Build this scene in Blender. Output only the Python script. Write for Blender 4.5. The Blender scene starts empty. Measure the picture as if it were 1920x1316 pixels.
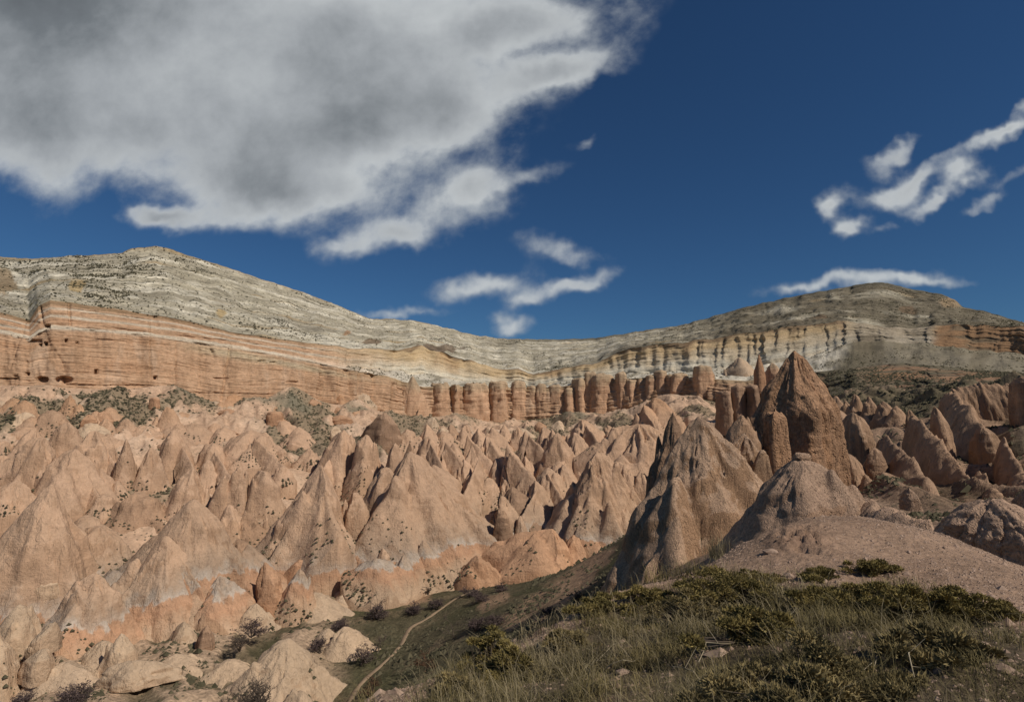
import bpy, math, random
import numpy as np
from mathutils import Vector

R = math.radians
scene = bpy.context.scene
COL = scene.collection
random.seed(7)
rng = np.random.default_rng(11)

# ------------------------------------------------------------------ camera
F = 1066.67                       # focal length in photo pixels (20 mm on a 36 mm sensor)
PITCH = math.atan(112.0 / F)      # eye level lies 112 px under the picture's centre
cd = bpy.data.cameras.new('camera')
cd.sensor_width = 36.0
cd.lens = 20.0
cd.clip_start = 0.1
cd.clip_end = 5000.0
cam = bpy.data.objects.new('camera', cd)
COL.objects.link(cam)
cam.location = (0, 0, 0)
cam.rotation_euler = (math.pi / 2 + PITCH, 0, 0)
scene.camera = cam
SP, CP = math.sin(PITCH), math.cos(PITCH)

# ------------------------------------------------------------------ sun
SUN_AZ = R(127)                   # clockwise from +Y (view direction): right, a little behind
SUN_EL = R(43)
sv = Vector((math.sin(SUN_AZ) * math.cos(SUN_EL), math.cos(SUN_AZ) * math.cos(SUN_EL), math.sin(SUN_EL)))
sl = bpy.data.lights.new('sun', 'SUN')
sl.energy = 3.3
sl.angle = R(0.55)
sl.color = (1.0, 0.91, 0.79)
sun = bpy.data.objects.new('sun', sl)
COL.objects.link(sun)
sun.rotation_euler = sv.to_track_quat('Z', 'Y').to_euler()
sun.location = (60, -40, 120)

scene.view_settings.view_transform = 'Standard'
scene.view_settings.look = 'None'
scene.view_settings.exposure = 0.15
scene.view_settings.gamma = 1.0
scene.view_settings.use_curve_mapping = False
scene.cycles.max_bounces = 4
scene.cycles.diffuse_bounces = 3
scene.cycles.glossy_bounces = 1
scene.cycles.transmission_bounces = 1


# ------------------------------------------------------------------ node helper
class NT:
    def __init__(s, tree):
        s.t = tree
        s.n = tree.nodes
        s.l = tree.links

    def new(s, kind, **kw):
        nd = s.n.new(kind)
        for k, v in kw.items():
            setattr(nd, k, v)
        return nd

    def put(s, sock, v):
        if hasattr(v, 'is_output') or isinstance(v, bpy.types.NodeSocket):
            s.l.new(v, sock)
        elif isinstance(v, (tuple, list)):
            if len(v) == 3 and sock.type == 'RGBA':
                v = (*v, 1.0)
            sock.default_value = v
        else:
            sock.default_value = v

    def m(s, op, a, b=None, c=None, clamp=False):
        nd = s.new('ShaderNodeMath', operation=op)
        nd.use_clamp = clamp
        s.put(nd.inputs[0], a)
        if b is not None:
            s.put(nd.inputs[1], b)
        if c is not None:
            s.put(nd.inputs[2], c)
        return nd.outputs[0]

    def vm(s, op, a, b=None):
        nd = s.new('ShaderNodeVectorMath', operation=op)
        s.put(nd.inputs[0], a)
        if b is not None:
            s.put(nd.inputs[1], b)
        return nd.outputs[0]

    def noise(s, vec, scale, detail=4, rough=0.55, dist=0.0, out='Fac'):
        nd = s.new('ShaderNodeTexNoise')
        s.put(nd.inputs['Vector'], vec)
        nd.inputs['Scale'].default_value = scale
        nd.inputs['Detail'].default_value = detail
        nd.inputs['Roughness'].default_value = rough
        nd.inputs['Distortion'].default_value = dist
        return nd.outputs[out]

    def smooth(s, x, a, b, lo=0.0, hi=1.0):
        nd = s.new('ShaderNodeMapRange')
        nd.interpolation_type = 'SMOOTHSTEP'
        s.put(nd.inputs[0], x)
        nd.inputs[1].default_value = a
        nd.inputs[2].default_value = b
        nd.inputs[3].default_value = lo
        nd.inputs[4].default_value = hi
        return nd.outputs[0]

    def lin(s, x, a, b, lo=0.0, hi=1.0):
        nd = s.new('ShaderNodeMapRange')
        s.put(nd.inputs[0], x)
        nd.inputs[1].default_value = a
        nd.inputs[2].default_value = b
        nd.inputs[3].default_value = lo
        nd.inputs[4].default_value = hi
        return nd.outputs[0]

    def mix(s, f, a, b, mode='MIX'):
        nd = s.new('ShaderNodeMix', data_type='RGBA', blend_type=mode)
        s.put(nd.inputs[0], f)
        s.put(nd.inputs[6], a)
        s.put(nd.inputs[7], b)
        return nd.outputs[2]

    def ramp(s, x, stops):
        nd = s.new('ShaderNodeValToRGB')
        cr = nd.color_ramp
        while len(cr.elements) < len(stops):
            cr.elements.new(0.5)
        for e, (p, c) in zip(cr.elements, stops):
            e.position = p
            e.color = (*c, 1.0)
        s.put(nd.inputs[0], x)
        return nd.outputs[0]

    def sep(s, v):
        nd = s.new('ShaderNodeSeparateXYZ')
        s.put(nd.inputs[0], v)
        return nd.outputs

    def comb(s, x, y, z):
        nd = s.new('ShaderNodeCombineXYZ')
        s.put(nd.inputs[0], x)
        s.put(nd.inputs[1], y)
        s.put(nd.inputs[2], z)
        return nd.outputs[0]


# ------------------------------------------------------------------ sky with its clouds (all by world direction)
def build_world():
    w = bpy.data.worlds.new('World')
    scene.world = w
    w.use_nodes = True
    w.cycles.sampling_method = 'MANUAL'
    w.cycles.sample_map_resolution = 512
    t = NT(w.node_tree)
    t.n.clear()
    out = t.new('ShaderNodeOutputWorld')
    bg = t.new('ShaderNodeBackground')
    bg.inputs['Strength'].default_value = 0.08
    sky = t.new('ShaderNodeTexSky', sky_type='NISHITA')
    sky.sun_disc = False
    sky.sun_elevation = SUN_EL
    sky.sun_rotation = SUN_AZ
    sky.altitude = 1200
    sky.air_density = 1.0
    sky.dust_density = 0.4
    sky.ozone_density = 2.5
    blue = t.mix(1.0, sky.outputs[0], SKY_TINT, 'MULTIPLY')
    d = t.new('ShaderNodeTexCoord').outputs['Generated']
    d = t.vm('NORMALIZE', d)
    x, y, z = t.sep(d)
    # a flat cloud sheet overhead, seen in perspective (u across, v up on a wall due north)
    ys = t.m('MAXIMUM', y, 0.12)
    u = t.m('DIVIDE', x, ys)
    v = t.m('DIVIDE', z, ys)
    uv = t.comb(u, v, 0.0)
    w1 = t.noise(uv, 6.0, 4, 0.6, 0.0, 'Color')
    warp = t.vm('MULTIPLY', t.vm('SUBTRACT', w1, (0.5, 0.5, 0.5)), (0.13, 0.11, 0.0))
    pu, pv, _ = t.sep(t.vm('ADD', uv, warp))
    field = None
    for (px, py, rx, ry, rot, amp) in CLOUDS:
        vv = (658 - py) / F
        yy = CP - vv * SP
        cu = ((px - 960) / F) / yy
        cv = (SP + vv * CP) / yy
        a = R(rot)
        ca, sa = math.cos(a), math.sin(a)
        du = t.m('SUBTRACT', pu, cu)
        dv = t.m('SUBTRACT', pv, cv)
        e1 = t.m('MULTIPLY_ADD', du, ca * F / rx, t.m('MULTIPLY', dv, sa * F / rx))
        e2 = t.m('MULTIPLY_ADD', du, -sa * F / ry, t.m('MULTIPLY', dv, ca * F / ry))
        r2 = t.m('ADD', t.m('MULTIPLY', e1, e1), t.m('MULTIPLY', e2, e2))
        g = t.m('MULTIPLY', t.m('POWER', 2.718, t.m('MULTIPLY', r2, -1.0)), amp)
        field = g if field is None else t.m('ADD', field, g)
    front = t.smooth(y, 0.12, 0.3)
    field = t.m('MULTIPLY', field, front)
    # the rest of the sky: the same broken cloud, from noise alone
    zc = t.m('ADD', t.m('MAXIMUM', z, 0.0), 0.16)
    pl = t.comb(t.m('DIVIDE', x, zc), t.m('DIVIDE', y, zc), 3.7)
    gen = t.smooth(t.noise(pl, 0.75, 6, 0.55), 0.5, 0.72, 0.0, 1.0)
    field = t.m('ADD', field, t.m('MULTIPLY', gen, t.m('MULTIPLY_ADD', front, -1.0, 1.0)))
    # fine structure, drawn out along the wind
    st = t.comb(t.m('MULTIPLY_ADD', u, 0.90, t.m('MULTIPLY', v, 0.35)), t.m('MULTIPLY_ADD', v, 1.35, t.m('MULTIPLY', u, -0.55)), 0.0)
    n1 = t.noise(st, 5.5, 8, 0.60, 0.15)
    n2 = t.noise(uv, 1.6, 4, 0.5)
    n3 = t.noise(uv, 5.0, 9, 0.6, 0.1)
    n1 = t.m('ADD', t.m('MULTIPLY', n1, 0.4), t.m('MULTIPLY', n3, 0.6))
    dens = t.m('ADD', field, t.m('MULTIPLY', t.m('MULTIPLY', t.m('SUBTRACT', n1, 0.5), 2.8), t.smooth(field, 0.02, 0.22)))
    cover = t.smooth(dens, 0.10, 1.0)
    thick = t.m('ADD', t.m('ADD', field, t.m('MULTIPLY', t.m('SUBTRACT', n2, 0.5), 0.8)), t.m('MULTIPLY', t.m('SUBTRACT', n3, 0.5), 1.4))
    shade = t.ramp(t.lin(thick, 0.3, 2.6), [(0.0, (4.6, 5.0, 5.3)), (0.2, (6.3, 6.6, 6.7)), (0.4, (4.3, 4.55, 4.75)), (0.62, (2.0, 2.2, 2.35)), (1.0, (0.6, 0.64, 0.68))])
    above = t.smooth(z, 0.0, 0.05)
    c = t.mix(t.m('MULTIPLY', t.m('MULTIPLY', cover, 0.93), above), blue, shade)
    t.l.new(c, bg.inputs['Color'])
    t.l.new(bg.outputs[0], out.inputs[0])


SKY_TINT = (0.22, 0.38, 0.52)
CLOUDS = [  # px, py, rx, ry, rotation (deg, anticlockwise), amount
    (-80, -110, 560, 270, -10, 2.2), (430, 50, 420, 180, -12, 0.5), (250, 240, 420, 105, -4, 0.75), (-60, 230, 260, 120, -10, 0.6),
    (720, 100, 250, 150, 20, 0.75), (640, 250, 230, 85, 15, 0.7), (550, 355, 180, 52, -6, 0.95), (850, 200, 110, 85, 30, 0.6),
    (1000, 45, 190, 66, 12, 0.95), (1050, 140, 110, 34, 18, 1.1), (885, 358, 85, 55, 20, 1.0), (738, 436, 85, 40, 8, 1.1), (645, 470, 40, 26, 20, 0.6),
    (1000, 330, 60, 16, 25, 0.45), (295, 408, 55, 18, 0, 0.95), (1090, 258, 24, 10, 20, 0.4), (380, 400, 80, 24, 5, 0.4),
    (905, 538, 92, 28, 10, 0.95), (1080, 530, 85, 18, 12, 0.85), (985, 568, 45, 18, 10, 0.7), (1060, 470, 75, 24, -15, 0.75), (955, 614, 40, 16, 0, 0.8),
    (760, 592, 90, 10, -4, 0.45),
    (1685, 282, 80, 22, 28, 0.9), (1720, 330, 110, 18, 22, 0.85), (1850, 262, 60, 16, 26, 0.9), (1812, 325, 38, 20, 20, 0.95), (1745, 368, 55, 14, 20, 0.9),
    (1850, 372, 55, 14, 26, 0.55), (1660, 372, 45, 18, 10, 0.5), (1905, 320, 50, 12, 20, 0.5), (1562, 395, 32, 24, 45, 0.95), (1595, 428, 34, 15, 25, 0.9),
    (1660, 425, 42, 9, 18, 0.4), (1912, 200, 30, 14, 30, 0.5), (1900, 240, 40, 14, 25, 0.4),
    (1600, 530, 170, 16, 6, 0.65), (1500, 550, 70, 10, 8, 0.5), (1750, 525, 80, 11, -6, 0.4),
]
build_world()


# ------------------------------------------------------------------ geometry helpers
def P(px, py, d):
    """a point at forward distance d that the photo shows at (px, py)"""
    u = (px - 960) / F
    v = (658 - py) / F
    y = CP - v * SP
    return np.array((u / y * d, d, (SP + v * CP) / y * d))


def slope_of(py):
    v = (658 - py) / F
    return (SP + v * CP) / (CP - v * SP)


def to_px(p):
    """photo pixel of points (N,3)"""
    x, y, z = p[..., 0], p[..., 1], p[..., 2]
    fw = y * CP + z * SP
    up = -y * SP + z * CP
    return 960 + F * x / fw, 658 - F * up / fw


_g = np.random.default_rng(5).normal(0, 1, (1024, 3))
_g /= np.linalg.norm(_g, axis=1)[:, None]
GX, GY, GZ = (np.ascontiguousarray(_g[:, i], np.float32) for i in range(3))


def perlin(x, y, z, seed=0):
    x, y, z = np.broadcast_arrays(np.float32(x), np.float32(y), np.float32(z))
    xf, yf, zf = np.floor(x), np.floor(y), np.floor(z)
    fx, fy, fz = x - xf, y - yf, z - zf
    hx = xf.astype(np.int32) * np.int32(73856093)
    hy = yf.astype(np.int32) * np.int32(19349663)
    hz = zf.astype(np.int32) * np.int32(83492791) + np.int32((seed * 2654435 + 12345) & 0x7fffffff)
    hx = (hx, hx + np.int32(73856093))
    hy = (hy, hy + np.int32(19349663))
    hz = (hz, hz + np.int32(83492791))
    ux = fx * fx * fx * (fx * (fx * 6 - 15) + 10)
    uy = fy * fy * fy * (fy * (fy * 6 - 15) + 10)
    uz = fz * fz * fz * (fz * (fz * 6 - 15) + 10)

    def g(i, j, k_):
        h = hx[i] ^ hy[j] ^ hz[k_]
        h = (h ^ (h >> 15)) * np.int32(0x2c1b3c6d)
        h = (h ^ (h >> 12)) & 1023
        return GX[h] * (fx - i) + GY[h] * (fy - j) + GZ[h] * (fz - k_)

    def plane(k_):
        a = g(0, 0, k_)
        a = a + ux * (g(1, 0, k_) - a)
        b = g(0, 1, k_)
        b = b + ux * (g(1, 1, k_) - b)
        return a + uy * (b - a)

    p0 = plane(0)
    return ((p0 + uz * (plane(1) - p0)) * 1.5).astype(float)


np.seterr(over='ignore')


def fbm(x, y, z, octv=4, seed=0, gain=0.5):
    x, y, z = np.broadcast_arrays(np.asarray(x, float), np.asarray(y, float), np.asarray(z, float))
    a, s, o = 1.0, 0.0, 0.0
    for i in range(octv):
        f = 2.03 ** i
        o = o + a * perlin(x * f + 17.3 * i, y * f - 9.1 * i, z * f + 4.7 * i, seed + i)
        s += a
        a *= gain
    return o / s


def ridged(x, y, z, octv=3, seed=0, gain=0.5):
    x, y, z = np.broadcast_arrays(np.asarray(x, float), np.asarray(y, float), np.asarray(z, float))
    a, s, o = 1.0, 0.0, 0.0
    for i in range(octv):
        f = 2.07 ** i
        o = o + a * (1 - np.abs(perlin(x * f + 7.3 * i, y * f - 3.1 * i, z * f + 1.7 * i, seed + i)) * 2)
        s += a
        a *= gain
    return o / s


def sstep(x, a, b):
    t = np.clip((x - a) / (b - a), 0, 1)
    return t * t * (3 - 2 * t)


def make_mesh(name, verts, faces, smooth=True):
    verts = np.asarray(verts, np.float32)
    faces = np.asarray(faces, np.int32)
    me = bpy.data.meshes.new(name)
    n = faces.shape[1]
    me.vertices.add(len(verts))
    me.vertices.foreach_set('co', verts.ravel())
    me.loops.add(faces.size)
    me.loops.foreach_set('vertex_index', faces.ravel())
    me.polygons.add(len(faces))
    me.polygons.foreach_set('loop_start', np.arange(0, faces.size, n, dtype=np.int32))
    me.polygons.foreach_set('use_smooth', np.full(len(faces), smooth))
    me.update(calc_edges=True)
    return me


def set_col(me, cols, name='Col'):
    at = me.attributes.new(name, 'FLOAT_COLOR', 'POINT')
    c = np.ones((len(cols), 4), np.float32)
    c[:, :3] = cols
    at.data.foreach_set('color', c.ravel())


def set_vec(me, vec, name='sp'):
    at = me.attributes.new(name, 'FLOAT_VECTOR', 'POINT')
    at.data.foreach_set('vector', np.asarray(vec, np.float32).ravel())


def add(name, me, mat=None, parent=None, label=None, cat=None, group=None, kind=None):
    o = bpy.data.objects.new(name, me)
    COL.objects.link(o)
    if mat is not None and me is not None:
        me.materials.clear()
        me.materials.append(mat)
    if parent is not None:
        o.parent = parent
    if label:
        o['label'] = label
    if cat:
        o['category'] = cat
    if group:
        o['group'] = group
    if kind:
        o['kind'] = kind
    return o


def grid_faces(nr, nc, wrap=False):
    i = np.arange(nr - 1)[:, None]
    j = np.arange(nc if wrap else nc - 1)[None, :]
    j2 = (j + 1) % nc
    a = i * nc + j
    b = i * nc + j2
    c = (i + 1) * nc + j2
    d = (i + 1) * nc + j
    return np.stack([a, b, c, d], -1).reshape(-1, 4)


def tps_fit(pts, reg=0.0):
    pts = np.asarray(pts, float)
    n = len(pts)
    dx = pts[:, None, :2] - pts[None, :, :2]
    r2 = (dx ** 2).sum(-1)
    K = 0.5 * r2 * np.log(r2 + 1e-9)
    K += np.eye(n) * reg
    Q = np.c_[np.ones(n), pts[:, :2]]
    A = np.zeros((n + 3, n + 3))
    A[:n, :n] = K
    A[:n, n:] = Q
    A[n:, :n] = Q.T
    w = np.linalg.solve(A, np.r_[pts[:, 2], 0, 0, 0])

    def f(x, y):
        x = np.asarray(x, float)
        y = np.asarray(y, float)
        sh = x.shape
        x = x.ravel()
        y = y.ravel()
        o = w[n] + w[n + 1] * x + w[n + 2] * y
        for i in range(n):
            q = (x - pts[i, 0]) ** 2 + (y - pts[i, 1]) ** 2
            o = o + w[i] * 0.5 * q * np.log(q + 1e-9)
        return o.reshape(sh)
    return f


def lerp(a, b, t):
    return np.asarray(a) * (1 - t) + np.asarray(b) * t


# ------------------------------------------------------------------ materials
def mat_new(name):
    m = bpy.data.materials.new(name)
    m.use_nodes = True
    t = NT(m.node_tree)
    b = t.n['Principled BSDF']
    b.inputs['Roughness'].default_value = 0.95
    b.inputs['Specular IOR Level'].default_value = 0.12
    return m, t, b


def bump(t, b, h, strength, dist):
    nd = t.new('ShaderNodeBump')
    nd.inputs['Strength'].default_value = strength
    nd.inputs['Distance'].default_value = dist
    t.put(nd.inputs['Height'], h)
    t.l.new(nd.outputs[0], b.inputs['Normal'])


def mat_attr(name, grain=0.6, strata=0.0, bd=0.25, var=0.22, speck=0.0):
    """colour from the mesh's rock and soil types, with grain, bedding and specks on top"""
    m, t, b = mat_new(name)
    at = t.new('ShaderNodeAttribute', attribute_name='Col')
    pos = t.new('ShaderNodeNewGeometry').outputs['Position']
    n1 = t.noise(pos, grain, 6, 0.65)
    n2 = t.noise(pos, grain * 0.12, 4, 0.5)
    k = t.m('ADD', t.lin(n1, 0.25, 0.75, 1 - var, 1 + var), t.lin(n2, 0.3, 0.7, -0.1, 0.1))
    c = t.vm('MULTIPLY', at.outputs['Color'], t.comb(k, k, k))
    h = n1
    if strata > 0:
        sp = t.new('ShaderNodeAttribute', attribute_name='sp').outputs['Vector']
        s1 = t.noise(t.vm('MULTIPLY', sp, (0.06, 0.06, 0.85)), 1.0, 6, 0.7, 0.5)
        s2 = t.noise(t.vm('MULTIPLY', sp, (0.16, 0.16, 2.4)), 1.0, 4, 0.6, 0.4)
        ks = t.m('ADD', t.lin(s1, 0.3, 0.7, 1 - strata, 1 + strata * 0.6), t.lin(s2, 0.3, 0.7, -strata * 0.5, strata * 0.4))
        c = t.vm('MULTIPLY', c, t.comb(ks, ks, t.m('MULTIPLY', ks, 0.98)))
        h = t.m('ADD', t.m('MULTIPLY', s2, 1.6), t.m('MULTIPLY', n1, 0.7))
    if speck > 0:
        v = t.new('ShaderNodeTexVoronoi')
        t.put(v.inputs['Vector'], pos)
        v.inputs['Scale'].default_value = speck
        sm = t.m('MULTIPLY', t.smooth(v.outputs['Distance'], 0.28, 0.12), t.smooth(n2, 0.42, 0.6))
        c = t.mix(t.m('MULTIPLY', sm, 0.75), c, (0.085, 0.08, 0.055))
    t.put(b.inputs['Base Color'], c)
    bump(t, b, h, 0.9, bd)
    return m


STRATA = [  # height (m), colour: the beds of the tuff
    (-48, (0.50, 0.36, 0.245)), (-40, (0.50, 0.355, 0.24)), (-37.6, (0.50, 0.325, 0.21)), (-36.2, (0.485, 0.285, 0.175)), (-34.8, (0.485, 0.29, 0.18)),
    (-34.4, (0.50, 0.42, 0.345)), (-33.6, (0.43, 0.345, 0.27)), (-32.2, (0.42, 0.30, 0.21)), (-27, (0.51, 0.34, 0.225)), (-16, (0.52, 0.345, 0.23)),
    (-6, (0.51, 0.335, 0.22)), (0, (0.50, 0.31, 0.19)), (8, (0.47, 0.27, 0.15))]


def mat_tuff(name, patina=(0.335, 0.205, 0.125), pat=0.42, grain=0.55, bd=0.5, strata=True, base=(0.35, 0.235, 0.165), streak=0.0, pits=0.0, bed=0.12, top=None, rill=0.55, rw=1.0):
    m, t, b = mat_new(name)
    geo = t.new('ShaderNodeNewGeometry')
    pos = geo.outputs['Position']
    nx, ny, nz = t.sep(geo.outputs['Normal'])
    x, y, z = t.sep(pos)
    n_big = t.noise(pos, 0.055, 4, 0.5)
    n_med = t.noise(pos, 0.3, 6, 0.62)
    n_fin = t.noise(pos, grain * 4, 6, 0.7)
    rnd = t.new('ShaderNodeObjectInfo').outputs['Random']
    wash = t.noise(t.vm('MULTIPLY', pos, (1.0, 1.0, 0.12)), 0.5, 4, 0.6)
    if strata:
        zz = t.m('ADD', t.m('ADD', z, t.m('ADD', t.lin(rnd, 0, 1, -1.3, 1.3), t.lin(wash, 0.3, 0.7, -1.1, 1.1))), t.m('ADD', t.lin(n_big, 0.3, 0.7, -1.7, 1.7), t.lin(n_med, 0.3, 0.7, -0.55, 0.55)))
        lo, hi = STRATA[0][0], STRATA[-1][0]
        c = t.ramp(t.lin(zz, lo, hi), [((h - lo) / (hi - lo), k) for h, k in STRATA])
    else:
        c = t.mix(t.smooth(n_big, 0.35, 0.65), base, (base[0] * 1.15, base[1] * 1.13, base[2] * 1.1))
    # weathering rind on the steep faces
    stp = t.noise(t.vm('MULTIPLY', pos, (1.0, 1.0, 0.3)), 0.15, 5, 0.6)
    steep = t.smooth(nz, 0.56, 0.30)
    pm = t.m('MULTIPLY', t.smooth(t.m('MULTIPLY_ADD', steep, 0.24, stp), 0.60, 0.74), pat)
    c = t.mix(pm, c, patina)
    if streak > 0:
        st = t.noise(t.vm('MULTIPLY', pos, (1.0, 1.0, 0.06)), 0.9, 5, 0.6)
        c = t.mix(t.m('MULTIPLY', t.smooth(st, 0.48, 0.66), streak), c, (0.13, 0.085, 0.06))
        c = t.mix(t.m('MULTIPLY', t.smooth(st, 0.46, 0.34), streak * 0.8), c, (0.36, 0.19, 0.095))
    if top is not None:
        gz = t.sep(t.new('ShaderNodeTexCoord').outputs['Generated'])[2]
        c = t.mix(t.m('MULTIPLY', t.smooth(t.m('ADD', gz, t.lin(n_med, 0.3, 0.7, -0.06, 0.06)), 0.74, 0.92), 0.75), c, top)
    k = t.m('ADD', t.lin(n_med, 0.3, 0.7, 0.86, 1.12), t.lin(n_fin, 0.3, 0.7, -0.13, 0.13))
    k = t.m('MULTIPLY', k, t.lin(rnd, 0, 1, 0.92, 1.07))
    c = t.vm('MULTIPLY', c, t.comb(k, k, k))
    rl_ = t.noise(t.vm('MULTIPLY', pos, (1.0, 1.0, 0.14)), rill, 5, 0.62, 0.35)
    rl2 = t.m('ABSOLUTE', t.m('SUBTRACT', rl_, 0.5))
    cut = t.smooth(rl2, 0.05, 0.0)
    c = t.mix(t.m('MULTIPLY', cut, 0.05), c, patina)
    h = t.m('ADD', t.m('MULTIPLY', n_med, 1.2), t.m('MULTIPLY', n_fin, 0.45))
    h = t.m('ADD', h, t.m('SUBTRACT', t.m('MULTIPLY', rl_, 0.7 * rw), t.m('MULTIPLY', cut, 0.12 * rw)))
    if bed > 0:
        bn = t.noise(t.vm('MULTIPLY', pos, (0.06, 0.06, 1.5)), 1.0, 5, 0.65, 0.1)
        h = t.m('ADD', h, t.m('MULTIPLY', bn, bed * 2))
        kb = t.lin(bn, 0.3, 0.7, 1 - bed * 0.5, 1 + bed * 0.35)
        c = t.vm('MULTIPLY', c, t.comb(kb, kb, kb))
    if pits > 0:
        v = t.new('ShaderNodeTexVoronoi')
        t.put(v.inputs['Vector'], pos)
        v.inputs['Scale'].default_value = pits
        v2 = t.new('ShaderNodeTexVoronoi')
        t.put(v2.inputs['Vector'], pos)
        v2.inputs['Scale'].default_value = pits * 2.7
        pm2 = t.m('MULTIPLY', t.smooth(v.outputs['Distance'], 0.25, 0.1), t.smooth(n_med, 0.45, 0.6))
        h = t.m('SUBTRACT', h, t.m('MULTIPLY', pm2, 0.9))
        h = t.m('ADD', h, t.m('MULTIPLY', t.smooth(v2.outputs['Distance'], 0.45, 0.1), 0.25))
        cs = t.sep(v2.outputs['Color'])[0]
        kk = t.lin(cs, 0, 1, 0.8, 1.2)
        c = t.vm('MULTIPLY', c, t.comb(kk, kk, kk))
    t.put(b.inputs['Base Color'], c)
    bump(t, b, h, 1.0, bd)
    return m


def mat_plain(name, c1, c2, scale=8.0, rough=0.85, trans=0.0):
    m, t, b = mat_new(name)
    pos = t.new('ShaderNodeNewGeometry').outputs['Position']
    rnd = t.new('ShaderNodeNewGeometry').outputs['Random Per Island']
    n = t.noise(pos, scale, 4, 0.6)
    f = t.m('ADD', t.m('MULTIPLY', t.smooth(n, 0.35, 0.65), 0.55), t.m('MULTIPLY', rnd, 0.45))
    t.put(b.inputs['Base Color'], t.mix(f, c1, c2))
    b.inputs['Roughness'].default_value = rough
    return m


M_HILL = mat_attr('hill_rock', 0.5, 0.5, 0.9, 0.3, 0.55)
M_CLIFF = mat_attr('cliff_rock', 0.8, 0.24, 0.6, 0.28)
M_SLOPE = mat_attr('slope_soil', 0.7, 0.0, 0.5, 0.34, 0.8)
M_VALLEY = mat_attr('valley_soil', 1.3, 0.0, 0.6, 0.6, 1.0)
M_NEAR = mat_attr('near_soil', 11.0, 0.0, 0.05, 0.42)
M_TUFF = mat_tuff('tuff')
M_PILLAR = mat_tuff('pillar_tuff', strata=False, base=(0.56, 0.36, 0.23), patina=(0.47, 0.28, 0.17), pat=0.5, bed=0.45, bd=0.7, top=(0.47, 0.36, 0.235))
M_BROWN = mat_tuff('brown_tuff', strata=False, base=(0.36, 0.235, 0.155), patina=(0.235, 0.15, 0.098), pat=0.8, bed=0.2)
M_ORANGE = mat_tuff('orange_tuff', strata=False, base=(0.455, 0.275, 0.17), patina=(0.36, 0.20, 0.115), pat=0.7, bed=0.2)
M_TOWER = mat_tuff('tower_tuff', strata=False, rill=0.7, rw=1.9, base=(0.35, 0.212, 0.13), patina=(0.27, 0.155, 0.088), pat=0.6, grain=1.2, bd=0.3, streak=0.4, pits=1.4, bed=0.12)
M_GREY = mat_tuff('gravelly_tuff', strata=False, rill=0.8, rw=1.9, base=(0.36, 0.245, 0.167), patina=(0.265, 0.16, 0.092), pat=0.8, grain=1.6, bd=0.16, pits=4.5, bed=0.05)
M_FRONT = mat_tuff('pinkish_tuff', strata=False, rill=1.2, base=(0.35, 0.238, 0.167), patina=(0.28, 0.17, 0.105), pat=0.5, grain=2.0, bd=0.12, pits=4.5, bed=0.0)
M_SLAB = mat_tuff('slab_tuff', strata=False, rw=1.8, base=(0.335, 0.22, 0.145), patina=(0.235, 0.145, 0.088), pat=0.6, grain=0.9, bd=0.3, bed=0.12)
M_WHITE = mat_tuff('white_tuff', strata=False, base=(0.58, 0.55, 0.49), patina=(0.45, 0.40, 0.34), pat=0.3, bed=0.1)
M_CREAM = mat_tuff('cream_tuff', strata=False, base=(0.50, 0.37, 0.255), patina=(0.42, 0.28, 0.18), pat=0.5, bed=0.1)
M_SCRUB = mat_plain('scrub', (0.045, 0.043, 0.025), (0.13, 0.113, 0.07), 0.4)
M_LEAF = mat_plain('needle_leaves', (0.085, 0.074, 0.028), (0.36, 0.28, 0.105), 5.0)
M_LEAF2 = mat_plain('dull_leaves', (0.085, 0.073, 0.036), (0.36, 0.28, 0.13), 5.0)
M_TWIG = mat_plain('twig', (0.06, 0.045, 0.035), (0.14, 0.11, 0.085), 9.0)
M_DRY = mat_plain('dry_stalk', (0.25, 0.20, 0.12), (0.42, 0.36, 0.26), 9.0)
M_GRASS = mat_plain('grass_blades', (0.05, 0.046, 0.02), (0.27, 0.215, 0.10), 2.5)
M_STRAW = mat_plain('straw_blades', (0.11, 0.09, 0.05), (0.34, 0.28, 0.17), 2.5)
M_STONE = mat_plain('gravel', (0.15, 0.10, 0.072), (0.45, 0.325, 0.245), 14.0)
M_BLOSSOM = mat_plain('purple_twigs', (0.06, 0.043, 0.04), (0.13, 0.095, 0.088), 3.0)
M_REDTWIG = mat_plain('reddish_twigs', (0.06, 0.035, 0.022), (0.15, 0.085, 0.05), 3.0)
M_PATH = mat_attr('path_soil', 2.0, 0.0, 0.05, 0.15)


# ------------------------------------------------------------------ the far hillside: rows of the valley's section, column by column
SKY_L = [(-300, 505, 335), (-100, 490, 338), (0, 482, 342), (60, 486, 345), (160, 480, 352), (228, 476, 360), (245, 468, 364), (290, 464, 372), (325, 470, 380), (350, 480, 386), (420, 500, 410),
         (480, 520, 435), (560, 546, 470), (640, 576, 505), (690, 598, 525), (740, 599, 535), (780, 602, 540), (830, 614, 560), (900, 631, 590), (960, 636, 600),
         (1050, 637, 605), (1120, 634, 605), (1200, 622, 590), (1290, 608, 570), (1400, 576, 545), (1470, 560, 525), (1540, 547, 508), (1600, 536, 495), (1640, 530, 488),
         (1665, 531, 482), (1700, 541, 470), (1765, 552, 450), (1790, 562, 445), (1808, 577, 440), (1840, 582, 430), (1920, 606, 405), (2200, 650, 340)]
K_PX = [-300, 0, 55, 72, 95, 200, 330, 430, 540, 640, 720, 790, 860, 940, 1000, 1060, 1120, 1180, 1240, 1300, 1400, 1500, 1600, 1700, 1800, 1920, 2200]
C_Y = [600, 586, 601, 575, 563, 577, 597, 622, 638, 650, 657, 648, 672, 690, 702, 690, 678, 655, 645, 640, 625, 610, 603, 617, 608, 612, 640]
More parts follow.
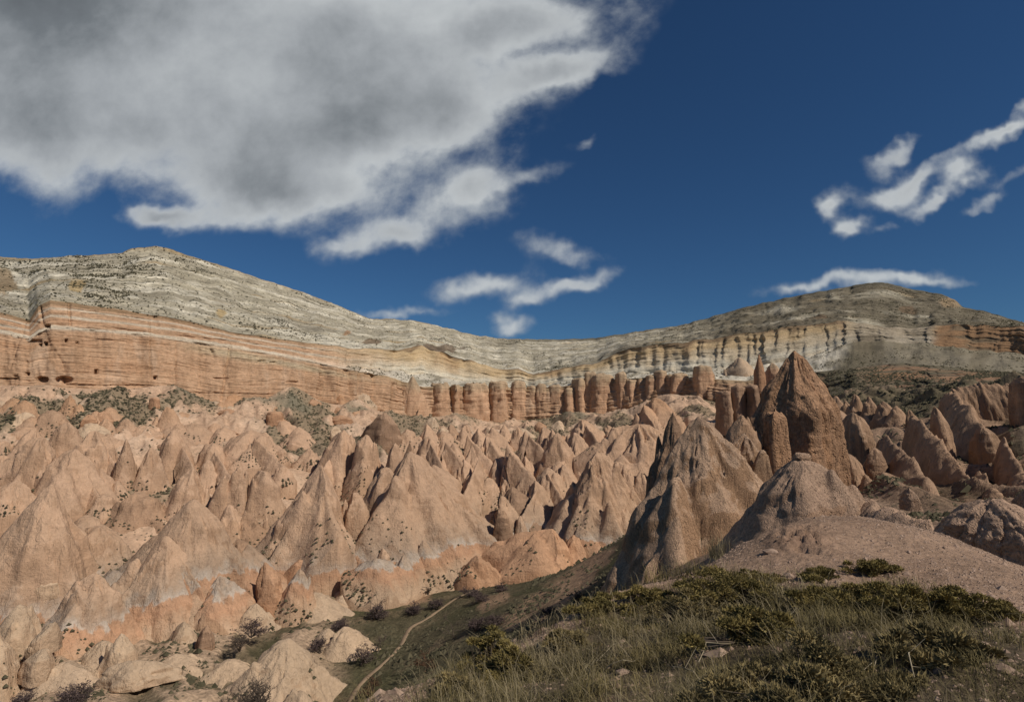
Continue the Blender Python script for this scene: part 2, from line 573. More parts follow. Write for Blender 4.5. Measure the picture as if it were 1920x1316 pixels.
C_D = [190, 222, 226, 226, 227, 240, 258, 272, 292, 320, 360, 400, 410, 420, 420, 415, 405, 395, 385, 375, 360, 350, 345, 335, 320, 300, 240]
D_Y = [645, 622, 632, 620, 612, 618, 632, 648, 665, 685, 695, 700, 712, 722, 724, 716, 708, 702, 698, 694, 690, 672, 640, 640, 650, 665, 690]
D_D = [186, 217, 220, 221, 222, 234, 252, 266, 286, 312, 350, 385, 395, 405, 408, 402, 392, 383, 373, 363, 350, 342, 335, 325, 310, 290, 230]
E_Y = [647, 624, 634, 622, 614, 620, 634, 651, 668, 690, 704, 725, 724, 726, 728, 724, 714, 710, 706, 708, 714, 700, 690, 680, 690, 700, 715]
E_D = [185, 216, 219, 220, 221, 233, 251, 265, 283, 299, 320, 336, 351, 360, 363, 361, 355, 345, 335, 326, 308, 300, 280, 270, 240, 220, 180]
F_Y = [735, 722, 724, 725, 726, 730, 738, 762, 754, 762, 772, 784, 789, 788, 787, 785, 780, 766, 744, 744, 765, 770, 735, 730, 720, 715, 725]
F_D = [178, 208, 210, 211, 212, 224, 240, 250, 270, 292, 310, 330, 346, 355, 358, 356, 350, 340, 330, 320, 290, 260, 220, 200, 170, 150, 130]
G_Y = [900, 900, 898, 897, 896, 893, 890, 885, 880, 875, 870, 865, 858, 850, 850, 850, 850, 850, 850, 850, 850, 820, 800, 795, 790, 780, 780]
G_D = [125, 150, 152, 153, 155, 162, 170, 177, 185, 192, 200, 212, 224, 235, 236, 232, 224, 216, 208, 200, 180, 165, 150, 135, 120, 108, 95]
H_Y = [1250, 1228, 1226, 1225, 1223, 1215, 1200, 1185, 1165, 1150, 1135, 1120, 1105, 1085, 1075, 1060, 1045, 1030, 1010, 985, 950, 930, 905, 900, 900, 900, 900]
H_D = [85, 94, 95, 95, 96, 99, 105, 109, 114, 119, 123, 128, 133, 140, 143, 147, 150, 150, 150, 148, 140, 125, 105, 95, 88, 80, 70]

s_ = np.array(SKY_L, float)


def row(ys, ds):
    return lambda px: (np.interp(px, K_PX, ys), np.interp(px, K_PX, ds))


rowA = lambda px: (np.interp(px, s_[:, 0], s_[:, 1]), np.interp(px, s_[:, 0], s_[:, 2]))
rowC, rowD, rowE, rowF, rowG, rowH = row(C_Y, C_D), row(D_Y, D_D), row(E_Y, E_D), row(F_Y, F_D), row(G_Y, G_D), row(H_Y, H_D)


def Prow(px, rw):
    py, d = rw(px)
    v = (658 - py) / F
    y = CP - v * SP
    return np.stack([(px - 960) / F / y * d, d, (SP + v * CP) / y * d], -1)


def slope_depth(px, py):
    """distance of the cone-covered slope behind the pixel"""
    pts = []
    f, g, h = (Prow(np.array([float(px)]), r)[0] for r in (rowF, rowG, rowH))
    for t in np.linspace(0, 1, 30):
        pts.append(f * (1 - t) + g * t)
    for t in np.linspace(0.03, 1, 30):
        pts.append(g * (1 - t) + h * t)
    pts = np.array(pts)
    _, yy = to_px(pts)
    if py > yy[-1]:
        return -43.0 / slope_of(py) if slope_of(py) < -0.05 else pts[-1, 1]
    return float(np.interp(py, yy, pts[:, 1]))


cols_px = np.concatenate([np.arange(-300, -20, 8.0), np.arange(-20, 330, 1.8), np.arange(330, 1440, 2.7), np.arange(1440, 1960, 3.4), np.arange(1960, 2200, 8.0)])
NC = len(cols_px)
rag = np.clip((cols_px - 600) / 120, 0, 1)
jC = fbm(cols_px * 0.022, 0.0, 0.0, 4, 601) * 10 * rag + fbm(cols_px * 0.02, 5.0, 0.0, 3, 602) * 3 * (1 - rag)
jD = fbm(cols_px * 0.025, 0.0, 3.0, 4, 603) * 7 * rag
jA = fbm(cols_px * 0.05, 0.0, 6.0, 4, 604) * 2.6
shift = lambda rw, j_: (lambda px: (rw(px)[0] + j_, rw(px)[1]))
rA, rC, rD, rE, rF, rG, rH = (Prow(cols_px, r) for r in (shift(rowA, jA), shift(rowC, jC), shift(rowD, jD), rowE, rowF, rowG, rowH))
arc = np.concatenate([[0], np.cumsum(np.linalg.norm(np.diff(rF[:, :2], axis=0), axis=1))])   # metres along the cliff foot
tan = np.gradient(rF[:, :2], axis=0)
tan /= np.linalg.norm(tan, axis=1)[:, None]
k = np.ones(41) / 41
tan = np.stack([np.convolve(np.pad(tan[:, i], 20, 'edge'), k, 'valid') for i in range(2)], -1)
tan /= np.linalg.norm(tan, axis=1)[:, None]
nrm = np.stack([tan[:, 1], -tan[:, 0], np.zeros(NC)], -1)     # outward, towards the valley

PX = cols_px[None, :]
AR = arc[None, :]

# ---- lower and upper cliff
nU, nL, nLo = 44, 24, 104
tU = np.linspace(0, 1, nU)[:, None]
tL = np.linspace(0, 1, nL)[1:, None]
tLo = np.linspace(0, 1, nLo)[1:, None]
cl = np.concatenate([rC[None] + (rD - rC)[None] * tU[..., None], rD[None] + (rE - rD)[None] * tL[..., None], rE[None] + (rF - rE)[None] * tLo[..., None]])
tt = np.concatenate([tU[:, 0], 1 + tL[:, 0], 2 + tLo[:, 0]])[:, None]
S = np.concatenate([44 - 12 * tU[:, 0], 32 - 1.0 * tL[:, 0], 31 - 31 * tLo[:, 0]])[:, None] + 0 * PX       # bed coordinate (m above the cliff foot)
qx, qy = to_px(cl)
right = sstep(PX, 1420, 1560)                 # past the tower the lower cliff turns into an open slope
upw = (tt <= 1.0)
low = (tt > 2.0)
Sw = S + fbm(AR * 0.03, 0.0, S * 0.05, 3, 2) * 1.6
beds = fbm(AR * 0.03, 0.0, Sw * 0.42, 4, 3) * 1.5 + fbm(AR * 0.10, 3.3, Sw * 1.3, 3, 5) * 0.8
crk = ridged(AR * 0.055 + S * 0.006, 0.5 + S * 0.01, 0.0, 2, 9)
crack = -sstep(crk, 0.86, 0.99) * 2.2 * (0.4 + 0.6 * sstep(fbm(AR * 0.02, S * 0.05, 7.0, 2, 2), -0.1, 0.3))
butt = fbm(AR * 0.018, S * 0.01, 1.0, 3, 13) * 5.0
flute = ridged(AR * 0.09, S * 0.012, 2.0, 2, 21) * 1.6
fine = fbm(AR * 0.25, S * 0.35, 0.0, 3, 31) * 0.6
mid = sstep(PX, 700, 820) * (1 - right)
vj = fbm(AR * 0.09, S * 0.012, 8.0, 4, 29, 0.6) * (4.0 + 2.6 * sstep(PX, 380, 560) * (1 - sstep(PX, 820, 900))) * low
off = beds * (0.65 + 0.35 * mid) + vj + crack * (1 - mid * 0.5) + butt * (0.6 + 0.4 * mid) + fine + flute * (0.25 + mid * 1.4 * low)
upr = sstep(PX, 640, 800)
colm = 0.5 + 0.9 * fbm(AR * 0.035 + fbm(AR * 0.01, 2.0, 0.0, 2, 28) * 1.5, S * 0.02 + 4.0, 5.0, 4, 23, 0.6)
off = off + upw * upr * ((colm - 0.5) * 7.0 + fbm(AR * 0.16, S * 0.05, 3.0, 4, 24) * 4.0 + fbm(AR * 0.03, 1.0, S * 0.55, 3, 25) * 2.2)
off = off + right * low * (fbm(AR * 0.05, S * 0.12, 2.0, 4, 26) * 5.0 + fbm(AR * 0.25, S * 0.35, 2.0, 3, 27) * 1.6)
off = off * np.where(upw, 1.0, np.where(low, 1.0, 0.35))
# edges stay put so that the pieces meet
edge = np.minimum(sstep(tt, 0.0, 0.12), sstep(3 - tt, 0.0, 0.06))
off = off * (0.25 + 0.75 * edge)
# hand-cut openings and the worn hollows of the left cliff
CAVES = [(45, 53, 698, 704, 3), (178, 184.5, 692, 701, 3), (72, 77, 644, 649, 2.5), (82, 88, 641, 648, 3), (121, 126, 636, 642, 2.5), (141, 147, 641, 646, 2), (84, 94, 609, 616, 2.5),
         (48, 78, 636, 641.5, 2.0), (288, 294, 705, 712, 3), (25, 34, 703, 706, 1.5), (484, 498, 675, 681, 1.6), (505, 518, 678, 682, 1.4), (535, 556, 715, 719, 1.2), (400, 430, 708, 711, 1.2)]
for (a, b_, c_, e_, dep) in CAVES:
    msk = sstep(qx, a - 0.8, a + 0.8) * (1 - sstep(qx, b_ - 0.8, b_ + 0.8)) * sstep(qy, c_ - 0.8, c_ + 0.8) * (1 - sstep(qy, e_ - 0.8, e_ + 0.8))
    off = off - dep * msk
for (a, c_, w_, h_, dep) in [(77, 711, 14, 7, 4.0), (120, 712, 18, 8, 4.5), (17, 709.5, 22, 2.2, 2.2), (150, 722, 40, 2, 1.2), (240, 722, 60, 1.5, 1.0)]:
    e = ((qx - a) / w_) ** 2 + ((qy - c_ + 2 * fbm(qx * 0.1, qy * 0.1, 0, 2, 4)) / h_) ** 2
    off = off - dep * (1 - sstep(e, 0.5, 1.0)) * low
# the long open joints between beds and the upright cracks of the left cliff
for (a, b_, y0, y1, w_, dep) in [(180, 700, 612, 668, 1.3, 1.0), (0, 420, 597, 645, 0.9, 0.7), (95, 330, 575, 606, 1.0, 1.0), (330, 600, 735, 742, 1.0, 0.9), (430, 720, 690, 706, 0.8, 0.6), (100, 330, 719, 727, 1.0, 0.9), (60, 540, 625, 668, 0.8, 0.6)]:
    yl = np.interp(qx, [a, b_], [y0, y1]) + 2.5 * fbm(qx * 0.03, 0, 2.0, 3, 7)
    m_ = np.exp(-((qy - yl) / w_) ** 2) * sstep(qx, a, a + 20) * (1 - sstep(qx, b_ - 20, b_)) * sstep(fbm(qx * 0.012, 1.0, a, 2, 3), -0.25, 0.1)
    off = off - dep * m_ * (tt < 3)
for (x0, y0, x1, y1, w_, dep) in [(432, 650, 415, 752, 1.8, 2.2), (657, 690, 659, 745, 2.0, 3.0), (678, 690, 671, 752, 2.4, 4.0), (734, 720, 733, 770, 1.8, 2.5), (757, 715, 762, 775, 2.2, 3.5), (604, 700, 606, 745, 1.6, 2.0), (635, 672, 632, 752, 1.8, 2.4), (705, 690, 700, 765, 1.6, 2.2), (470, 650, 466, 752, 1.2, 1.2), (375, 625, 372, 745, 1.2, 1.2), (280, 600, 282, 730, 1.0, 1.0), (572, 650, 570, 720, 1.2, 1.0), (330, 640, 328, 735, 1.0, 0.7), (240, 610, 236, 715, 1.0, 0.6), (50, 600, 20, 690, 2.0, 0.5), (520, 672, 522, 712, 0.9, 0.8)]:
    xl = np.interp(qy, [y0, y1], [x0, x1]) + 3 * fbm(qy * 0.05, x0, 0, 2, 8)
    m_ = np.exp(-((qx - xl) / w_) ** 2) * sstep(qy, y0 - 4, y0 + 4) * (1 - sstep(qy, y1 - 2, y1 + 4))
    off = off - dep * m_
cl = cl + nrm[None] * off[..., None]
cl[..., 2] += np.where((tt > 1) & (tt < 2), fbm(AR * 0.08, tt * 3, 0, 4, 6) * 2.6, 0)
# rock types
orange = np.array((0.54, 0.345, 0.22))
orange2 = np.array((0.50, 0.30, 0.182))
cream = np.array((0.55, 0.45, 0.32))
yellow = np.array((0.50, 0.36, 0.205))
white = np.array((0.60, 0.55, 0.45))
darkbr = np.array((0.20, 0.135, 0.085))
greyt = np.array((0.26, 0.23, 0.17))
left = 1 - sstep(PX, 560, 780)
sb = S + fbm(AR * 0.03, 0, S * 0.1, 3, 40) * 2.0 + sstep(PX, 640, 760) * fbm(AR * 0.08, 0, S * 0.15, 4, 41) * 4.0
c = np.broadcast_to(orange, cl.shape).copy()


def paint(m, colr, amt=1.0):
    global c
    m = np.clip(m * amt, 0, 1)[..., None]
    c = c * (1 - m) + np.asarray(colr) * m


paint(sstep(fbm(AR * 0.02, 0, S * 0.15, 3, 44), 0.0, 0.4), orange2)
paint(sstep(fbm(AR * 0.16, S * 0.018, 3.0, 4, 45), 0.02, 0.3) * low, (0.42, 0.255, 0.155), 0.6)
paint(sstep(fbm(AR * 0.12, S * 0.03, 6.0, 4, 46), 0.08, 0.3) * low, (0.57, 0.40, 0.28), 0.6)
band = np.exp(-((sb - 31) / 1.0) ** 2) + np.exp(-((sb - 36.5) / 0.8) ** 2) + 0.9 * np.exp(-((sb - 40.5) / 0.7) ** 2)
paint(band * left * 0.75, white)
paint(np.exp(-((sb - 28.0 + 3 * sstep(PX, 300, 700)) / 2.4) ** 2) * sstep(PX, 300, 430) * left, (0.50, 0.42, 0.29), 0.75)
paint(sstep(sb, 41.5, 43) * left, (0.27, 0.18, 0.105), 0.8)
r_up = (1 - left) * upw
paint(r_up, cream)
paint(r_up * sstep(sb, 37.5, 41), yellow, 0.85)
paint(r_up * sstep(fbm(AR * 0.06, 0, S * 0.02, 3, 47), 0.05, 0.35) * sstep(sb, 34, 40), (0.40, 0.25, 0.135), 0.55)
paint(r_up * np.exp(-((sb - 33.5) / 2.0) ** 2), white, 0.9)
paint(r_up * sstep(sb, 42.2, 43.6), darkbr, 0.75)
paint(((tt > 1) & (tt <= 2)) * (1 - left), (0.55, 0.52, 0.44), 0.9)
paint(((tt > 1) & (tt <= 2)) * (1 - left) * sstep(fbm(AR * 0.08, tt * 2, 3, 3, 60), 0.05, 0.3), greyt, 0.8)
paint((1 - left) * low * sstep(sb, 25.5, 29.5), (0.47, 0.35, 0.22), 0.8)
# open slope right of the tower: scree, pale stripe and rusty beds
paint(right * low, (0.33, 0.20, 0.125))
paint(right * low * sstep(fbm(AR * 0.03, 4, S * 0.12, 4, 51), -0.02, 0.12), (0.16, 0.14, 0.095))
fan = np.exp(-((qx - np.interp(qy, [600, 640, 735], [1640, 1620, 1575])) / np.interp(qy, [600, 640, 735], [12, 22, 52])) ** 4) * sstep(qy, 615, 640)
paint(fan, (0.15, 0.13, 0.09))
paint(np.exp(-((qx - np.interp(qy, [640, 680, 735], [1648, 1605, 1640]) ) / 5) ** 2) * right * low, (0.42, 0.30, 0.2), 0.5)
rcl = sstep(PX, 1745, 1775) * upw
paint(rcl, (0.34, 0.205, 0.115))
paint(sstep(PX, 1560, 1620) * (1 - sstep(PX, 1740, 1770)) * upw, (0.40, 0.34, 0.26), 0.85)
paint(sstep(PX, 1540, 1640) * sstep(fbm(AR * 0.06, S * 0.25, 3.0, 4, 62), 0.02, 0.2), (0.20, 0.16, 0.11), 0.7)
paint(sstep(PX, 1580, 1660) * low * np.exp(-((sb - 16) / 7) ** 2) * sstep(fbm(AR * 0.03, S * 0.3, 4.0, 3, 63), -0.1, 0.15), (0.40, 0.22, 0.12), 0.75)
paint(sstep(PX, 1560, 1640) * ((tt > 1) & (tt <= 2)), (0.17, 0.145, 0.10), 0.85)
NRC = cl.shape[0]
me = make_mesh('cliff', cl.reshape(-1, 3), grid_faces(NRC, NC)[:, ::-1])
set_col(me, c.reshape(-1, 3))
set_vec(me, np.stack([AR + 0 * S, 0 * S, S], -1).reshape(-1, 3))
add('cliff', me, M_CLIFF, kind='structure', label='banded orange and cream cliff ringing the head of the valley')

# ---- hill above the cliffs, and its back
nH = 120
th = np.linspace(0, 1, nH)[:, None]
hl = rA[None] + (rC - rA)[None] * th[..., None]
Hgt = (rA[:, 2] - rC[:, 2])[None, :]
SH = 44 + (1 - th) * 46 + 0 * PX
hx, hy = to_px(hl)
edgeh = np.minimum(sstep(th, 0, 0.05) * 0.75 + 0.25, sstep(1 - th, 0.0, 0.06))
sag = -np.sin(th * math.pi) * Hgt * 0.05
hl[..., 2] += sag
wv = fbm(AR * 0.02, SH * 0.03, 6.0, 3, 76) * 3.0
ter = fbm(AR * 0.010, 0, (SH + wv) * 0.30, 4, 70) * 3.2 + fbm(AR * 0.035, 0, (SH + wv) * 0.9, 3, 71) * 1.8
gul = ridged(AR * 0.03, SH * 0.008, 3.0, 3, 74) * 3.0 * (0.3 + 0.7 * sstep(PX, 500, 800))
rough = fbm(AR * 0.11, SH * 0.16, 0, 4, 72) * 3.0 + (ridged(AR * 0.05 + SH * 0.02, SH * 0.11, 1.0, 3, 73) - 0.5) * 2.4
cap = (1 - sstep(th, 0.02, 0.1)) * (np.exp(-((PX - 300) / 60) ** 2) * 2.2 + 0.6)
cap = cap * (fbm(AR * 0.02, 0, SH * 0.8, 3, 77) + 0.3)
offh = (ter + gul * 0.7 + rough) * edgeh + cap
upn = np.array((0, 0, 1.0))
hl = hl + (nrm[None] * 0.75 + upn * 0.55) * offh[..., None]
c = np.broadcast_to(np.array((0.43, 0.385, 0.295)), hl.shape).copy()
wb = fbm(AR * 0.014, 0, (SH + wv) * 0.32, 4, 80) + 0.35 * fbm(AR * 0.15, SH * 0.2, 2.0, 3, 79)
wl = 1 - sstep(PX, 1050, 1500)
paint(sstep(wb, -0.05, 0.22) * (0.35 + 0.65 * wl), (0.62, 0.57, 0.465), 0.95)
paint(sstep(fbm(AR * 0.015, SH * 0.04, 5, 4, 81), 0.05, 0.32), (0.22, 0.19, 0.14), 0.65)
paint(sstep(fbm(AR * 0.02, 2, SH * 0.22, 3, 85), 0.22, 0.4), (0.42, 0.30, 0.16), 0.7)
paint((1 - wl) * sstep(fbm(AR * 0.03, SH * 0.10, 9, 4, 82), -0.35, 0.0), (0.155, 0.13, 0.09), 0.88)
paint((1 - sstep(th, 0.0, 0.07)) * (1 - sstep(PX, 900, 1000)), (0.34, 0.25, 0.14), 0.7)
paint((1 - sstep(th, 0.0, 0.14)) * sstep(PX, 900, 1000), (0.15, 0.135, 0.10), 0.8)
paint(sstep(th, 0.72, 0.95) * sstep(PX, 760, 830) * (1 - sstep(PX, 1500, 1560)) * sstep(fbm(AR * 0.012, 3, SH * 0.03, 2, 88), -0.2, 0.1), (0.15, 0.125, 0.09), 0.8)
for (a, b_, w_, h_, colr) in [(145, 530, 16, 14, (0.47, 0.34, 0.17)), (415, 580, 10, 10, (0.45, 0.33, 0.17)), (695, 640, 18, 6, (0.2, 0.14, 0.09)), (820, 652, 45, 8, (0.17, 0.12, 0.085)), (650, 620, 7, 4, (0.42, 0.25, 0.14)), (5, 520, 25, 25, (0.28, 0.2, 0.12)), (1705, 577, 18, 7, (0.2, 0.14, 0.09)), (1540, 593, 20, 5, (0.2, 0.14, 0.09)), (1790, 565, 25, 10, (0.33, 0.24, 0.15))]:
    e = ((hx - a) / w_) ** 2 + ((hy - b_) / h_) ** 2 + fbm(hx * 0.08, hy * 0.15, 0, 3, 90) * 0.9
    paint(1 - sstep(e, 0.6, 1.2), colr, 0.85)
back = np.stack([rA + (rA * np.array((1, 1, 0))) * kx + np.array((0, 0, 1.0)) * kz for kx, kz in ((0.8, -70), (0.25, -16), (0.06, -1.0))])
back[2] = hl[0] + (rA * np.array((1, 1, 0))) * 0.03 - np.array((0, 0, 0.6))
allh = np.concatenate([back, hl])
ch = np.concatenate([np.broadcast_to(np.array((0.25, 0.22, 0.16)), back.shape), c])
Sall = np.concatenate([np.full((3, NC), 92.0), SH])
me = make_mesh('hill', allh.reshape(-1, 3), grid_faces(allh.shape[0], NC)[:, ::-1])
set_col(me, ch.reshape(-1, 3))
set_vec(me, np.stack([np.broadcast_to(AR, Sall.shape), 0 * Sall, Sall], -1).reshape(-1, 3))
add('hill', me, M_HILL, kind='structure', label='pale stratified hill with scrub rising above the cliffs')

# ---- slope under the cliffs, where the cones stand
nS1, nS2 = 64, 64
a1 = np.linspace(0, 1, nS1)[:, None]
a2 = np.linspace(0, 1, nS2)[1:, None]
rI = rH + np.array((0, -8.0, -9.0))
a3 = np.linspace(0, 1, 6)[1:, None]
sl_ = np.concatenate([rF[None] + (rG - rF)[None] * a1[..., None], rG[None] + (rH - rG)[None] * a2[..., None], rH[None] + (rI - rH)[None] * a3[..., None]])
ts = np.concatenate([a1[:, 0], 1 + a2[:, 0], 2 + a3[:, 0]])[:, None]
X, Y, Z0 = sl_[..., 0], sl_[..., 1], sl_[..., 2]
sx, sy = to_px(sl_)
es = sstep(ts, 0.0, 0.15) * (0.4 + 0.6 * sstep(2.0 - ts, 0.0, 0.1))
shelf = 1 - sstep(ts, 0.55, 0.95)
dz = (ridged(X * 0.035, Y * 0.02, 0, 4, 100) - 0.55) * 6.5 + shelf * ((ridged(X * 0.09 + Y * 0.03, Y * 0.05, 2, 3, 102) - 0.5) * 5.0) + fbm(X * 0.15, Y * 0.12, 0, 4, 101) * 1.6
talus = (1 - sstep(ts, 0.0, 0.22)) * (fbm(AR * 0.03, 0, 0, 3, 103) * 5.5 + 1.0) * sstep(ts, 0.0, 0.04) * (1 - right)
for (a, w_, h_) in [(548, 34, 4.5), (545, 70, 3), (668, 22, 4), (330, 40, 3.0), (850, 30, 3), (1080, 40, 3)]:
    talus = talus + np.exp(-((PX - a) / w_) ** 2) * h_ * (1 - sstep(ts, 0.0, 0.35))
sl_[..., 2] += dz * es + talus - (2.6 + 1.6 * sstep(ts, 1.3, 1.8)) * sstep(ts, 0.25, 0.6) * (1 - right)
c = np.broadcast_to(np.array((0.50, 0.34, 0.23)), sl_.shape).copy()
scr = fbm(X * 0.03, Y * 0.02, 0, 4, 105) + 0.35 * fbm(X * 0.2, Y * 0.12, 0, 3, 106)
paint(sstep(fbm(X * 0.05, Y * 0.05, 3, 3, 108), 0.0, 0.3), (0.55, 0.40, 0.285), 0.7)
green = sstep(scr + 0.12 * shelf + 0.16 * (0.5 - ridged(X * 0.09 + Y * 0.03, Y * 0.05, 2, 3, 102)) * shelf, 0.02, 0.14)
green = np.maximum(green * np.where(ts < 1.15, 1.0, 0.55), 0)
paint(green, (0.17, 0.14, 0.09), 0.75)
paint(sstep(talus, 0.8, 2.5) * sstep(fbm(X * 0.06, Y * 0.06, 8, 3, 109), -0.2, 0.1), (0.18, 0.165, 0.115), 0.8)
paint(sstep(PX, 1540, 1640) * sstep(fbm(X * 0.04, Y * 0.04, 8, 3, 110), -0.35, -0.05), (0.125, 0.105, 0.065), 0.9)
paint(sstep(ts, 1.72, 1.9) * sstep(fbm(X * 0.05, Y * 0.05, 4, 3, 111), -0.15, 0.05) * (1 - sstep(PX, 1100, 1200)), (0.11, 0.105, 0.06), 0.85)
me = make_mesh('cone_slope', sl_.reshape(-1, 3), grid_faces(sl_.shape[0], NC)[:, ::-1])
set_col(me, c.reshape(-1, 3))
add('slope', me, M_SLOPE, kind='structure', label='pale soil slope with scrub under the cliffs')
SLOPE_GREEN = green

# ------------------------------------------------------------------ valley floor and the banks on the right
VP = [(0, 1316, 79), (200, 1290, 84), (400, 1245, 93), (300, 1316, 76), (560, 1185, 107), (640, 1316, 86), (700, 1250, 98), (740, 1210, 105), (790, 1160, 117), (880, 1110, 131), (1000, 1088, 140), (1090, 1062, 148),
      (-250, 1316, 80), (-250, 1240, 92), (480, 1316, 82), (480, 1230, 96),
      (960, 1170, 88), (1050, 1120, 88), (1120, 1070, 95), (1128, 1100, 58), (960, 1200, 68), (850, 1250, 62), (740, 1316, 64), (900, 1160, 100),
      (1130, 1112, 46), (1240, 1080, 38), (1440, 1010, 40), (1420, 1010, 31), (1600, 972, 30), (1590, 935, 56), (1660, 935, 58), (1800, 955, 56), (1900, 935, 60), (1750, 975, 40), (1900, 965, 38), (1920, 1010, 22), (1640, 985, 25), (1800, 1000, 24),
      (1700, 885, 82), (1850, 875, 88), (1800, 810, 112), (1660, 800, 128), (1900, 790, 110), (1540, 830, 120), (1400, 850, 110), (1300, 900, 100), (1230, 960, 110), (1150, 1020, 120), (2100, 900, 60), (2100, 800, 100), (2150, 1010, 24)]
vp = [P(*q) for q in VP]
vp += [np.array(q, float) for q in [(-1, 16, -10.5), (3, 18, -9.2), (8, 20, -9), (14, 16, -8), (-8, 16, -16), (-20, 18, -24), (-40, 25, -34), (-60, 45, -41), (-30, 45, -38), (-5, 34, -22), (-18, 62, -34),
                                    (0, 4, -6), (6, 4, -6), (-8, 4, -13), (12, 5, -6), (22, 10, -8), (-20, 2, -22)]]
ground = tps_fit(vp, 2.0)
uu = np.concatenate([np.linspace(-1.2, -0.95, 16)[:-1], np.linspace(-0.95, 0.95, 380), np.linspace(0.95, 1.25, 16)[1:]])
dd = np.geomspace(7.0, 172.0, 200)
X = uu[None, :] * dd[:, None]
Y = np.broadcast_to(dd[:, None], X.shape)
Zg = ground(X, Y)
rel = fbm(X * 0.09, Y * 0.09, 0, 4, 120) * 0.9 * sstep(dd[:, None], 14, 60) + fbm(X * 0.6, Y * 0.6, 0, 3, 121) * 0.16
lft = sstep(700 - (960 + F * X / Y), 0, 130) * sstep(Y, 60, 76)
vr = ridged(X * 0.06 + Y * 0.02, Y * 0.05, 3.0, 3, 122)
Zg = Zg + rel + lft * ((vr - 0.62) * 3.2 - 0.8 + 0.5 * fbm(X * 0.25, Y * 0.25, 1, 3, 129))
gx0 = 960 + F * X / Y
rgt = sstep(gx0, 1560, 1650) * sstep(Y, 42, 56) * (1 - sstep(Y, 118, 140))
crs = X * 0.93 - Y * 0.37 + 4 * fbm(X * 0.05, Y * 0.05, 2.0, 3, 131)
rib = ridged(crs * 0.075, (X * 0.37 + Y * 0.93) * 0.014, 4.0, 3, 132)
Zg = Zg + rgt * (rib - 0.6) * 6.0
vg = np.stack([X, Y, Zg], -1)
gx, gy = to_px(vg)


def ground_z(x, y):
    return float(ground(np.array([x]), np.array([y]))[0])


c = np.broadcast_to(np.array((0.115, 0.097, 0.056)), vg.shape).copy()
paint(sstep(fbm(X * 0.06, Y * 0.06, 2, 4, 123), -0.05, 0.25), (0.085, 0.082, 0.040), 0.8)
paint(sstep(fbm(X * 0.12, Y * 0.12, 5, 4, 124), 0.08, 0.3), (0.21, 0.155, 0.095), 0.7)
paint(sstep(fbm(X * 0.35, Y * 0.35, 1, 4, 130), 0.05, 0.3), (0.06, 0.055, 0.03), 0.7)
# bare tracks down the bank, and the pale ground round the cones
for (x0, y0, x1, y1, w_) in [(955, 1165, 1130, 1045, 20), (1005, 1165, 1110, 1080, 12), (1040, 1110, 1150, 1030, 8), (905, 1135, 945, 1120, 14), (760, 1130, 800, 1120, 10)]:
    tq = np.clip(((gx - x0) * (x1 - x0) + (gy - y0) * (y1 - y0)) / ((x1 - x0) ** 2 + (y1 - y0) ** 2), 0, 1)
    ds = np.hypot(gx - x0 - tq * (x1 - x0), gy - y0 - tq * (y1 - y0)) + 9 * fbm(X * 0.22, Y * 0.22, 1, 3, 126)
    paint((1 - sstep(ds, w_ * 0.45, w_)) * (Y > 30), (0.37, 0.24, 0.15), 0.85)
pale = sstep(fbm(X * 0.05, Y * 0.05, 6, 4, 127) + 0.25 * sstep(620 - gx, 0, 300), 0.02, 0.2) * (1 - sstep(gx, 560, 700)) * (Y > 60)
pale = np.clip(pale * 0.3 + lft * sstep(vr, 0.42, 0.62), 0, 1)
paint(pale, (0.52, 0.37, 0.25), 0.9)
rr = sstep(gx, 1200, 1330)
paint(rr, (0.30, 0.205, 0.145), 0.95)
paint(rr * sstep(fbm(X * 0.07, Y * 0.07, 9, 4, 128), -0.3, -0.1) * (1 - sstep(gy, 935, 985)) * sstep(gx, 1590, 1680), (0.145, 0.10, 0.062), 0.88)
paint(rr * np.exp(-(((gx - 1625) / 60) ** 2 + ((gy - 930) / 18) ** 2)), (0.42, 0.30, 0.22), 0.8)
paint(rgt * sstep(rib + 0.25 * fbm(X * 0.3, Y * 0.3, 3.0, 3, 133), 0.5, 0.68), (0.34, 0.225, 0.15), 0.92)
me = make_mesh('valley_floor', vg.reshape(-1, 3), grid_faces(len(dd), len(uu)))
set_col(me, c.reshape(-1, 3))
add('valley_ground', me, M_VALLEY, kind='structure', label='grassy valley floor and banks between the rock cones')

# ---- the footpath on the valley floor
pk = np.array([(905, 1098, 133), (880, 1110, 131), (840, 1133, 124), (800, 1158, 117), (768, 1178, 113), (755, 1205, 106), (735, 1230, 101), (700, 1258, 96), (672, 1285, 91), (655, 1316, 86), (630, 1345, 81)], float)
pw = np.array([P(*q) for q in pk])
tpar = np.linspace(0, len(pw) - 1, 140)
cx = np.interp(tpar, np.arange(len(pw)), pw[:, 0])
cy = np.interp(tpar, np.arange(len(pw)), pw[:, 1])
ker = np.ones(9) / 9
cx = np.convolve(np.pad(cx, 4, 'edge'), ker, 'valid')
cy = np.convolve(np.pad(cy, 4, 'edge'), ker, 'valid')
tx, ty = np.gradient(cx), np.gradient(cy)
ln = np.hypot(tx, ty)
nx_, ny_ = -ty / ln, tx / ln
wd = 0.40 + 0.4 * fbm(tpar * 0.9, 0, 0, 3, 5)
offs = np.linspace(-1, 1, 7)
xx = cx[:, None] + nx_[:, None] * offs[None] * wd[:, None]
yy = cy[:, None] + ny_[:, None] * offs[None] * wd[:, None]
zz = ground(xx, yy) + fbm(xx * 0.09, yy * 0.09, 0, 4, 120) * 0.9 * sstep(yy, 14, 60) + 0.22 - 0.16 * offs[None] ** 2
me = make_mesh('footpath', np.stack([xx, yy, zz], -1).reshape(-1, 3), grid_faces(140, 7))
